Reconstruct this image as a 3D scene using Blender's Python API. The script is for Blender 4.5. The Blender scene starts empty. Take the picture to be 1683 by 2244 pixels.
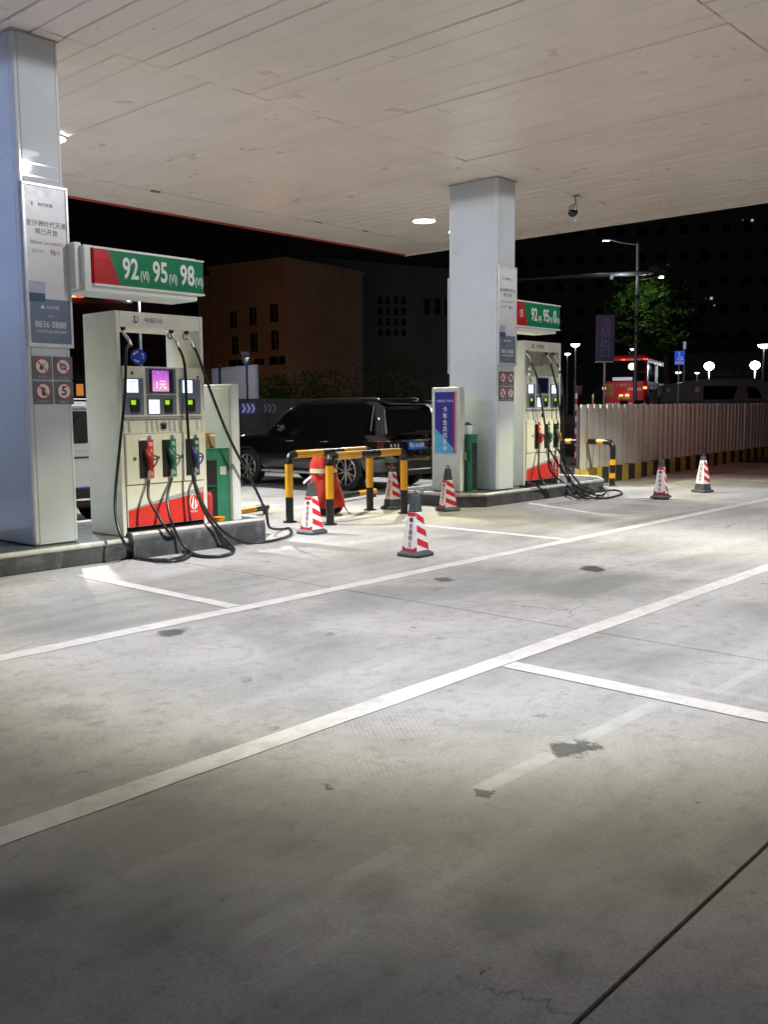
import bpy, bmesh, math, random
from mathutils import Vector, Matrix
random.seed(7)
R = math.radians
SC = bpy.context.scene
COL = SC.collection

# ------------------------------------------------------------------ camera
FPX, PITCH, ROLL, YAW, CAMH = 2086.12, 0.108935, -0.0085205, 0.732716, 1.6
PW, PH = 1683.0, 2244.0
def _lvl(x, y, z):
    c, s = math.cos(PITCH), math.sin(PITCH); y, z = y*c - z*s, y*s + z*c
    c, s = math.cos(ROLL), math.sin(ROLL); x, y = x*c - y*s, x*s + y*c
    return (x, y, z)
_ex = _lvl(math.sin(YAW), 0, math.cos(YAW)); _ey = _lvl(-math.cos(YAW), 0, math.sin(YAW)); _ez = _lvl(0, -1, 0)
MT = Matrix((_ex, _ey, _ez))                      # rows: world axes in camera space (x right, y down, z forward)
CP = Vector((0, 0, CAMH))
cam_d = bpy.data.cameras.new('camera'); cam = bpy.data.objects.new('camera', cam_d); COL.objects.link(cam)
right, up, back = MT @ Vector((1, 0, 0)), MT @ Vector((0, -1, 0)), MT @ Vector((0, 0, -1))
mw = Matrix((right, up, back)).transposed().to_4x4(); mw.translation = CP
cam.matrix_world = mw
cam_d.sensor_fit = 'VERTICAL'; cam_d.sensor_height = 24.0; cam_d.lens = 24.0*FPX/PH
cam_d.clip_start = 0.05; cam_d.clip_end = 1500
SC.camera = cam

# ------------------------------------------------------------------ world (night), moon-weak sun, exposure
w = bpy.data.worlds.new('World'); SC.world = w; w.use_nodes = True
nt = w.node_tree; bg = nt.nodes['Background']
sky = nt.nodes.new('ShaderNodeTexSky'); sky.sky_type = 'NISHITA'; sky.sun_disc = False
sky.sun_elevation = R(-4); sky.sun_rotation = R(120)
nt.links.new(sky.outputs[0], bg.inputs[0]); bg.inputs[1].default_value = 0.03
SC.view_settings.view_transform = 'Standard'; SC.view_settings.look = 'None'
SC.view_settings.exposure = 0.1; SC.view_settings.gamma = 1; SC.view_settings.use_curve_mapping = False
SC.cycles.use_denoising = True
SC.cycles.max_bounces = 8; SC.cycles.diffuse_bounces = 5; SC.cycles.glossy_bounces = 4
SC.cycles.sample_clamp_indirect = 6

# ------------------------------------------------------------------ measuring helpers (a photo pixel to a place in the world)
def ray(px, py): return MT @ Vector((px - PW/2, py - PH/2, FPX))
def onG(px, py, z=0.0): d = ray(px, py); return CP + d*((z - CAMH)/d.z)
def onY(px, py, Y): d = ray(px, py); return CP + d*(Y/d.y)
def onX(px, py, X): d = ray(px, py); return CP + d*(X/d.x)
def dep(px, py, D): return CP + ray(px, py)*(D/FPX)
FACE = YAW - math.pi/2                              # local +x = camera right, local +y = away

# ------------------------------------------------------------------ materials
def nodes(m):
    m.use_nodes = True; n = m.node_tree.nodes; return n, m.node_tree.links, n['Principled BSDF']
def noise(n, l, vec, scale, detail=3, rough=.55, dist=0):
    t = n.new('ShaderNodeTexNoise'); t.inputs['Scale'].default_value = scale; t.inputs['Detail'].default_value = detail
    t.inputs['Roughness'].default_value = rough; t.inputs['Distortion'].default_value = dist
    l.new(vec, t.inputs['Vector']); return t.outputs['Fac']
def mrange(n, l, v, a, b, c, d, smooth=False):
    t = n.new('ShaderNodeMapRange'); l.new(v, t.inputs[0])
    if smooth: t.interpolation_type = 'SMOOTHSTEP'
    for i, k in enumerate((a, b, c, d)): t.inputs[1 + i].default_value = k
    return t.outputs[0]
def math_(n, l, op, a, b=None):
    t = n.new('ShaderNodeMath'); t.operation = op
    for i, v in enumerate((a, b)):
        if v is None: continue
        if isinstance(v, (int, float)): t.inputs[i].default_value = v
        else: l.new(v, t.inputs[i])
    return t.outputs[0]
def mixc(n, l, fac, a, b):
    t = n.new('ShaderNodeMix'); t.data_type = 'RGBA'
    if isinstance(fac, (int, float)): t.inputs[0].default_value = fac
    else: l.new(fac, t.inputs[0])
    for i, v in ((6, a), (7, b)):
        if isinstance(v, tuple): t.inputs[i].default_value = (*v, 1)
        else: l.new(v, t.inputs[i])
    return t.outputs[2]
def pm(name, col, rough=.5, metal=0, var=.12, scale=6, bump=0, bscale=60, coat=0, dirt=None, dirt_amt=.0, spec=.5, dscale=2.5):
    m = bpy.data.materials.new(name); n, l, b = nodes(m)
    g = n.new('ShaderNodeNewGeometry').outputs['Position']
    f = noise(n, l, g, scale, 4)
    lo = tuple(max(0, c*(1 - var)) for c in col); hi = tuple(min(1, c*(1 + var)) for c in col)
    c = mixc(n, l, mrange(n, l, f, .3, .7, 0, 1), lo, hi)
    if dirt:
        f2 = noise(n, l, g, dscale, 6, .7, .6)
        c = mixc(n, l, mrange(n, l, f2, .5, .75, 0, dirt_amt), c, dirt)
    l.new(c, b.inputs['Base Color'])
    l.new(mrange(n, l, noise(n, l, g, scale*2.3, 3), .3, .7, max(.02, rough*.82), min(1, rough*1.18)), b.inputs['Roughness'])
    b.inputs['Metallic'].default_value = metal; b.inputs['Coat Weight'].default_value = coat; b.inputs['Coat Roughness'].default_value = .05
    b.inputs['Specular IOR Level'].default_value = spec
    if bump:
        bn = n.new('ShaderNodeBump'); bn.inputs['Strength'].default_value = bump; bn.inputs['Distance'].default_value = .01
        l.new(noise(n, l, g, bscale, 4), bn.inputs['Height']); l.new(bn.outputs[0], b.inputs['Normal'])
    return m
def em(name, col, s, base=None):
    m = bpy.data.materials.new(name); n, l, b = nodes(m)
    b.inputs['Base Color'].default_value = (*(base or tuple(c*.6 for c in col)), 1)
    b.inputs['Emission Color'].default_value = (*col, 1); b.inputs['Emission Strength'].default_value = s
    g = n.new('ShaderNodeNewGeometry').outputs['Position']
    l.new(mrange(n, l, noise(n, l, g, 20, 2), 0, 1, .25, .45), b.inputs['Roughness'])
    return m

def concrete_mat():
    m = bpy.data.materials.new('forecourt_concrete'); n, l, b = nodes(m)
    pos = n.new('ShaderNodeNewGeometry').outputs['Position']
    mp = n.new('ShaderNodeMapping'); mp.inputs['Scale'].default_value = (.22, 1.3, 1); l.new(pos, mp.inputs[0])   # wear runs along the lane
    big = noise(n, l, pos, .55, 6, .62, .5); streak = noise(n, l, mp.outputs[0], 1.1, 6, .6, .4)
    fine = noise(n, l, pos, 9, 8, .7); grain = noise(n, l, pos, 75, 4, .75)
    c = mixc(n, l, mrange(n, l, big, .40, .60, 0, 1), (.25, .245, .232), (.42, .405, .39))
    c = mixc(n, l, mrange(n, l, streak, .42, .62, 0, .6), c, (.47, .455, .44))
    c = mixc(n, l, mrange(n, l, fine, .50, .74, 0, .62), c, (.17, .165, .152))
    c = mixc(n, l, mrange(n, l, grain, .34, .60, .38, 0), c, (.12, .12, .115))
    # scattered small spots of dried oil
    v = n.new('ShaderNodeTexVoronoi'); v.inputs['Scale'].default_value = 1.7; l.new(pos, v.inputs['Vector'])
    ds = math_(n, l, 'ADD', v.outputs['Distance'], math_(n, l, 'MULTIPLY', math_(n, l, 'SUBTRACT', fine, .5), .16))
    c = mixc(n, l, mrange(n, l, ds, .03, .085, .55, 0, True), c, (.085, .085, .078))
    v2 = n.new('ShaderNodeTexVoronoi'); v2.inputs['Scale'].default_value = 7; l.new(pos, v2.inputs['Vector'])
    c = mixc(n, l, mrange(n, l, v2.outputs['Distance'], .05, .10, .55, 0, True), c, (.11, .11, .10)) if False else mixc(n, l, math_(n, l, 'MULTIPLY', mrange(n, l, v2.outputs['Distance'], .05, .12, .6, 0, True), mrange(n, l, noise(n, l, pos, 2.3, 2), .55, .65, 0, 1)), c, (.10, .10, .09))
    for (pa, pb, wd_, st_) in (((1445, 1538), (1040, 1735), .055, .8), ((1340, 1470), (1683, 1535), .05, .35), ((900, 1850), (520, 2060), .05, .25), ((1683, 1455), (1560, 1520), .04, .4)):
        a_, b_ = onG(*pa), onG(*pb); dd = Vector((b_.x - a_.x, b_.y - a_.y)); an = math.atan2(dd.y, dd.x)
        mm = n.new('ShaderNodeMapping'); mm.vector_type = 'TEXTURE'; mm.inputs['Location'].default_value = (a_.x, a_.y, 0); mm.inputs['Rotation'].default_value = (0, 0, an); l.new(pos, mm.inputs[0])
        sp_ = n.new('ShaderNodeSeparateXYZ'); l.new(mm.outputs[0], sp_.inputs[0])
        across = mrange(n, l, math_(n, l, 'ABSOLUTE', sp_.outputs['Y']), wd_*.6, wd_, 1, 0, True); along = mrange(n, l, math_(n, l, 'ABSOLUTE', math_(n, l, 'SUBTRACT', sp_.outputs['X'], dd.length/2)), dd.length*.44, dd.length*.52, 1, 0, True)
        wear = mrange(n, l, noise(n, l, pos, 3.1, 6, .7), .36, .62, .15, 1)
        c = mixc(n, l, math_(n, l, 'MULTIPLY', math_(n, l, 'MULTIPLY', across, along), math_(n, l, 'MULTIPLY', wear, st_)), c, (.50, .49, .475))
    # oil stains of their own shape: x, y, half length along the lane, half width, strength
    warp = n.new('ShaderNodeTexNoise'); warp.inputs['Scale'].default_value = 11; warp.inputs['Detail'].default_value = 8; warp.inputs['Roughness'].default_value = .65; l.new(pos, warp.inputs['Vector'])
    wv = n.new('ShaderNodeVectorMath'); wv.operation = 'MULTIPLY_ADD'
    l.new(warp.outputs['Color'], wv.inputs[0]); wv.inputs[1].default_value = (.22, .22, 0); 
    sb = n.new('ShaderNodeVectorMath'); sb.operation = 'SUBTRACT'; l.new(pos, sb.inputs[0]); sb.inputs[1].default_value = (.11, .11, 0)
    l.new(sb.outputs[0], wv.inputs[2])
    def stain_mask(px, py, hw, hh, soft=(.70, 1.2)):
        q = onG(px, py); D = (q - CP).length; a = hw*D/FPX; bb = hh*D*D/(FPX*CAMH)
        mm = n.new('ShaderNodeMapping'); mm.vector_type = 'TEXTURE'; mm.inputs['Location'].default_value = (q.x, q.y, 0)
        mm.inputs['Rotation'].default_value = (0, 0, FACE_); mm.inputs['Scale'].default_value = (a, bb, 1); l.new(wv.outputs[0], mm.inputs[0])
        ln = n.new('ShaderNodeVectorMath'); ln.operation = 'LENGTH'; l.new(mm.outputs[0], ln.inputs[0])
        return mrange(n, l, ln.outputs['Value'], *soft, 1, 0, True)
    FACE_ = YAW - math.pi/2
    for (px, py, hw, hh, st, soft) in ((1238, 1643, 36, 14, .93, (.8, 1.25)), (1278, 1633, 24, 9, .88, (.7, 1.3)), (1308, 1638, 15, 5, .85, (.6, 1.3)), (1268, 1622, 18, 4, .6, (.4, 1.4)), (1210, 1634, 14, 6, .6, (.4, 1.4)), (1054, 1737, 16, 7, .85, (.7, 1.3)), (1038, 1733, 8, 4, .5, (.3, 1.4)),
            (375, 1386, 26, 7, .8, (.7, 1.3)), (400, 1380, 14, 4, .6, (.4, 1.4)), (1300, 1246, 22, 6.5, .88, (.8, 1.3)), (1284, 1249, 14, 3, .5, (.3, 1.4)), (972, 1270, 18, 4.5, .8, (.7, 1.3)), (955, 1290, 16, 3, .4, (.3, 1.5)), (710, 1725, 8, 5, .8, (.7, 1.3)),
            (215, 1585, 12, 6, .35, (.2, 1.5)), (540, 1490, 8, 5, .5, (.3, 1.4)), (600, 1594, 6, 4, .45, (.4, 1.3)), (1065, 2135, 7, 6, .7, (.5, 1.3)), (1185, 1570, 7, 4, .5, (.4, 1.3)), (728, 1390, 8, 4, .5, (.3, 1.3)), (900, 1375, 8, 3, .45, (.3, 1.3)), (965, 1397, 8, 3, .45, (.3, 1.3)),
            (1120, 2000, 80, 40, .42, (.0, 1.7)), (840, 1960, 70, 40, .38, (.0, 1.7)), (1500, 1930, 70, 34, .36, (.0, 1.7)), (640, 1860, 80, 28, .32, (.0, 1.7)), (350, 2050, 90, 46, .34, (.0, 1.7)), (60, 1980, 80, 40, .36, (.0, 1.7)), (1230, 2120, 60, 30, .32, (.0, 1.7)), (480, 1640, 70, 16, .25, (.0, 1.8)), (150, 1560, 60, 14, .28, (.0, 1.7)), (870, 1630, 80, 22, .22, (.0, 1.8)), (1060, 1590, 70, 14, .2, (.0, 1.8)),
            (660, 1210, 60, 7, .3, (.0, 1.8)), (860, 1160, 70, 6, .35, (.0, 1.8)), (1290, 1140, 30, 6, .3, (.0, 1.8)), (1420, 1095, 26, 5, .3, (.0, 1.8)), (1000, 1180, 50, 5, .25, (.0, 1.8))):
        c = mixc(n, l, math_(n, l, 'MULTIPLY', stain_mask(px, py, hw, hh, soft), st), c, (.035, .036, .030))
    # ribbed rubber scuffs beside the near line
    wt = n.new('ShaderNodeTexWave'); wt.inputs['Scale'].default_value = 13; wt.inputs['Distortion'].default_value = 1.2; wt.inputs['Detail'].default_value = 2
    mw_ = n.new('ShaderNodeMapping'); mw_.inputs['Rotation'].default_value = (0, 0, R(38)); l.new(pos, mw_.inputs[0]); l.new(mw_.outputs[0], wt.inputs['Vector'])
    for (px, py, hw, hh, st) in ((860, 1590, 170, 45, .34), (1080, 1500, 60, 25, .22), (840, 1680, 150, 30, .22)):
        c = mixc(n, l, math_(n, l, 'MULTIPLY', math_(n, l, 'MULTIPLY', stain_mask(px, py, hw, hh, (.2, 1.3)), wt.outputs['Fac']), math_(n, l, 'MULTIPLY', mrange(n, l, fine, .35, .6, .2, 1), st)), c, (.12, .12, .115))
    # tyre-darkened bands along the lane, broken up by wear
    sy = n.new('ShaderNodeSeparateXYZ'); l.new(pos, sy.inputs[0])
    for yc, wd_, st in ((4.15, .16, .17), (5.35, .16, .14), (2.55, .18, .2), (1.6, .16, .16), (7.1, .2, .14)):
        bnd = mrange(n, l, math_(n, l, 'ABSOLUTE', math_(n, l, 'SUBTRACT', math_(n, l, 'ADD', sy.outputs['Y'], math_(n, l, 'MULTIPLY', math_(n, l, 'SUBTRACT', big, .5), .5)), yc)), wd_*.3, wd_*1.5, 1, 0, True)
        c = mixc(n, l, math_(n, l, 'MULTIPLY', math_(n, l, 'MULTIPLY', bnd, mrange(n, l, streak, .35, .6, .1, 1)), st), c, (.10, .10, .095))
    # fine cracks
    vc = n.new('ShaderNodeTexVoronoi'); vc.feature = 'DISTANCE_TO_EDGE'; vc.inputs['Scale'].default_value = .42; l.new(wv.outputs[0], vc.inputs['Vector'])
    c = mixc(n, l, math_(n, l, 'MULTIPLY', mrange(n, l, vc.outputs['Distance'], .0012, .0035, .55, 0), mrange(n, l, big, .5, .6, 0, 1)), c, (.08, .078, .07))
    l.new(c, b.inputs['Base Color'])
    l.new(mrange(n, l, big, .3, .7, .55, .8), b.inputs['Roughness'])
    b.inputs['Specular IOR Level'].default_value = .25
    h = math_(n, l, 'ADD', math_(n, l, 'MULTIPLY', grain, .35), fine)
    bn = n.new('ShaderNodeBump'); bn.inputs['Strength'].default_value = .25; bn.inputs['Distance'].default_value = .006
    l.new(h, bn.inputs['Height']); l.new(bn.outputs[0], b.inputs['Normal'])
    return m
def paint_mat():
    m = bpy.data.materials.new('worn_line_paint'); n, l, b = nodes(m)
    pos = n.new('ShaderNodeNewGeometry').outputs['Position']
    f = noise(n, l, pos, 5, 9, .75, .3); g = noise(n, l, pos, 40, 5, .7)
    c = mixc(n, l, mrange(n, l, f, .46, .66, 0, .85), (.56, .54, .52), (.38, .37, .355))
    c = mixc(n, l, mrange(n, l, g, .56, .72, 0, .5), c, (.27, .265, .255))
    l.new(c, b.inputs['Base Color']); b.inputs['Roughness'].default_value = .6
    return m
M = dict(
    concrete=concrete_mat(), line=paint_mat(),
    gap=pm('joint_filler', (.11, .10, .082), .9),
    asphalt=pm('asphalt', (.045, .045, .047), .85, bump=.4),
    board=pm('ceiling_aluminium', (.86, .745, .655), .33, bump=.55, bscale=2.2, var=.05, scale=1.2, dirt=(.70, .61, .53), dirt_amt=.25, dscale=.6),
    soffit=pm('soffit_sheet', (.80, .71, .62), .5, var=.06, dirt=(.5, .45, .38), dirt_amt=.3),
    red_fascia=pm('red_fascia', (.42, .03, .03), .4), brown_fascia=pm('brown_fascia', (.22, .10, .05), .5),
    clad=pm('column_cladding', (.56, .60, .63), .045, var=.04, scale=1.5, dirt=(.45, .47, .45), dirt_amt=.25, spec=.22),
    cladseam=pm('cladding_seam', (.42, .44, .45), .5),
    cladtrim=pm('cladding_trim', (.60, .63, .67), .09, var=.03),
    cream=pm('cream_enamel', (.64, .635, .56), .32, var=.05, dirt=(.45, .42, .33), dirt_amt=.22),
    cream2=pm('cream_panel', (.68, .67, .575), .34, var=.05, dirt=(.5, .46, .34), dirt_amt=.3),
    grey_bezel=pm('grey_bezel', (.16, .18, .23), .35, var=.06),
    dark=pm('black_plastic', (.014, .014, .015), .4), black=pm('black_rubber', (.012, .012, .013), .33, var=.3, scale=30),
    steel=pm('brushed_steel', (.55, .55, .54), .3, metal=1, var=.08), alu=pm('satin_aluminium', (.66, .67, .68), .35, metal=.25),
    red=pm('red_enamel', (.62, .035, .025), .33, var=.06), grey_sw=pm('grey_band', (.34, .34, .33), .4),
    green=pm('green_sheet', (.025, .17, .10), .42, var=.15, dirt=(.02, .10, .06), dirt_amt=.5), dgreen=pm('dark_green_sheet', (.01, .08, .055), .5),
    signgreen=pm('sign_green', (.008, .20, .085), .35, var=.05), signred=pm('sign_red', (.50, .016, .02), .35, var=.06),
    signwhite=pm('sign_white', (.78, .80, .78), .4, var=.03), offwhite=pm('off_white_sheet', (.62, .64, .58), .4, var=.05, dirt=(.45, .46, .40), dirt_amt=.3),
    kerb=pm('stained_granite', (.05, .052, .054), .45, var=.35, scale=3, dirt=(.20, .20, .19), dirt_amt=.6, bump=.3, bscale=40, dscale=5),
    tile=pm('island_tile', (.10, .115, .12), .25, var=.25, scale=3), kedge=pm('kerb_edge_steel', (.50, .49, .45), .4, metal=.15, var=.25),
    yellow=pm('safety_yellow', (.75, .35, .012), .33, var=.10, dirt=(.45, .25, .04), dirt_amt=.3), pblack=pm('safety_black', (.012, .012, .013), .3),
    kyellow=pm('kerb_yellow', (.50, .36, .05), .6, var=.15, dirt=(.2, .17, .08), dirt_amt=.5), kblack=pm('kerb_black', (.035, .035, .038), .6),
    conewhite=pm('cone_white', (.80, .80, .80), .4, var=.04, dirt=(.6, .57, .5), dirt_amt=.25), conered=pm('cone_red', (.60, .02, .045), .38, var=.05),
    conebase=pm('cone_rubber', (.055, .06, .062), .6, var=.3, scale=12), ptext=pm('dark_red_ink', (.30, .03, .03), .5),
    poster=pm('poster_paper', (.68, .67, .70), .35, var=.04), posterblue=pm('poster_blue_grey', (.16, .20, .28), .35, var=.12, scale=4),
    postermid=pm('poster_pale_blue', (.42, .45, .56), .4), posterdk=pm('poster_navy', (.05, .09, .16), .4),
    ink=pm('grey_ink', (.14, .14, .15), .5), inklt=pm('faint_ink', (.50, .47, .46), .5), inkred=pm('brown_red_ink', (.38, .12, .07), .5), inkwhite=pm('white_ink', (.75, .76, .78), .5),
    plate=pm('notice_grey', (.15, .15, .165), .4, var=.08), pictred=pm('notice_red', (.55, .10, .08), .5), pictink=pm('notice_ink', (.04, .03, .035), .5), pictwhite=pm('notice_white', (.70, .68, .68), .45),
    navy=pm('board_navy', (.035, .03, .26), .4), skyblue=pm('board_sky_blue', (.09, .42, .66), .4), boardred=pm('board_red', (.48, .05, .07), .4),
    wallp=pm('wall_sheet', (.66, .61, .55), .5, var=.06, scale=2, dirt=(.30, .27, .23), dirt_amt=.3), walljoint=pm('wall_joint', (.05, .045, .04), .8),
    carblack=pm('black_car_paint', (.008, .008, .009), .06, var=.1, coat=1.0, spec=.6), glass=pm('tinted_glass', (.006, .007, .008), .03, var=.1, spec=.8),
    carwhite=pm('white_car_paint', (.72, .72, .74), .12, var=.02, coat=1.0), carsilver=pm('silver_car_paint', (.33, .34, .35), .25, metal=.6, coat=1.0), cargrey=pm('grey_van_paint', (.15, .15, .155), .35, coat=.5),
    chrome=pm('chrome', (.75, .75, .76), .08, metal=1, var=.05), rim=pm('alloy_rim', (.50, .48, .45), .28, metal=.9), tyre=pm('tyre_rubber', (.018, .018, .018), .75, bump=.3),
    lamp_red=em('red_lens', (1, .05, .03), .25, (.3, .01, .01)), lens=pm('smoked_lens', (.02, .012, .012), .08, coat=1),
    plateblue=pm('plate_blue', (.02, .10, .50), .35), cloth=pm('red_tarpaulin', (.50, .035, .02), .85, var=.2, scale=5, bump=.6, bscale=9), hivis=pm('reflective_strip', (.62, .64, .38), .3),
    kraft=pm('kraft_card', (.42, .27, .13), .7), busred=pm('bus_red', (.42, .018, .02), .25, coat=.6), busgold=pm('bus_gold', (.35, .22, .08), .4),
    leaf=pm('leaf', (.045, .11, .018), .5, var=.45, scale=3), bark=pm('bark', (.06, .045, .035), .9, bump=.5),
    polegrey=pm('galvanised_pole', (.30, .31, .32), .45, metal=.4), dkblue=pm('exit_sign_blue', (.005, .013, .055), .45), signtext=pm('exit_sign_text', (.05, .08, .16), .5),
    brick=pm('render_ochre', (.36, .25, .18), .85, var=.12, scale=.5), bdark=pm('render_grey', (.17, .175, .17), .85, var=.12, scale=.4), btower=pm('tower_render', (.20, .20, .215), .85, var=.1, scale=.3),
    pane=pm('dark_pane', (.01, .012, .014), .1), truckwhite=pm('billboard_sheet', (.55, .50, .52), .5, var=.05), hoard=pm('dark_hoarding', (.028, .03, .03), .7, var=.4, scale=1),
    bluesign=pm('traffic_blue', (.02, .06, .42), .4), lit_lcd=em('lit_display', (.72, .84, 1), 1.15), lit_green=em('lit_green_button', (.45, .85, .03), .55), lcdink=em('display_digits', (.35, .55, .95), .5),
    screen_off=pm('screen_off', (.006, .010, .03), .1), rust=pm('rust_stain', (.16, .08, .03), .8),
    bucket=pm('orange_plastic', (.75, .30, .02), .4), extred=pm('extinguisher_red', (.40, .03, .025), .45), bikeblack=pm('bike_black', (.012, .012, .012), .35),
)
_n, _l, _b = nodes(M['wallp']); _src = _b.inputs['Base Color'].links[0].from_socket; _oi = _n.new('ShaderNodeObjectInfo')
_l.new(mixc(_n, _l, mrange(_n, _l, _oi.outputs['Random'], 0, 1, 0, .38), _src, (.40, .36, .31)), _b.inputs['Base Color'])
def screen_mat():
    m = bpy.data.materials.new('advert_screen'); n, l, b = nodes(m)
    tc = n.new('ShaderNodeTexCoord').outputs['Generated']
    sep = n.new('ShaderNodeSeparateXYZ'); l.new(tc, sep.inputs[0])
    c = mixc(n, l, mrange(n, l, sep.outputs['Z'], .1, .9, 0, 1), (.85, .35, .75), (.50, .05, .65))
    v = n.new('ShaderNodeTexVoronoi'); v.inputs['Scale'].default_value = 9; l.new(tc, v.inputs['Vector'])
    c = mixc(n, l, mrange(n, l, v.outputs['Distance'], .12, .3, .75, 0), c, (.95, .75, .9))
    l.new(c, b.inputs['Emission Color']); b.inputs['Emission Strength'].default_value = .9; b.inputs['Base Color'].default_value = (.05, .01, .06, 1)
    return m
M['advert'] = screen_mat()
M['lamp'] = em('lamp_diffuser', (.92, .96, 1), 14); M['far_lamp'] = em('far_lamp', (.85, .92, 1), 25); M['far_lamp_dim'] = em('far_lamp_dim', (.85, .92, 1), 6)
M['warm'] = em('warm_lamp', (1, .45, .12), 3); M['warm_dim'] = em('warm_glow', (1, .33, .06), .5); M['glow_red'] = em('glow_red', (1, .06, .04), 3); M['glow_yel'] = em('glow_yellow', (1, .62, .08), 3); M['glow_white'] = em('glow_white', (1, .95, 1), 7)
M['win_lit'] = em('lit_window', (.75, .85, 1), .45); M['win_dim'] = em('dim_window', (.6, .75, .9), .08); M['tail'] = em('tail_lamp', (1, .20, .05), 4); M['tailred'] = em('marker_lamp', (1, .05, .04), 2.5)
M['red_fill_light'] = em('red_fill_box', (1, .09, .06), 26); M['blue_dim'] = em('dim_blue_sign', (.02, .06, .55), .12, (.01, .02, .14)); M['arrow_dim'] = em('dim_arrows', (.4, .5, 1), .08, (.25, .27, .35)); M['blue_lit'] = em('lit_blue_sign', (.03, .10, .75), .55); M['white_dim'] = em('dim_white_glow', (.6, .7, 1), .25, (.6, .6, .6))  # dim signs and white marks: reflected brightness put in as weak glow

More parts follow.
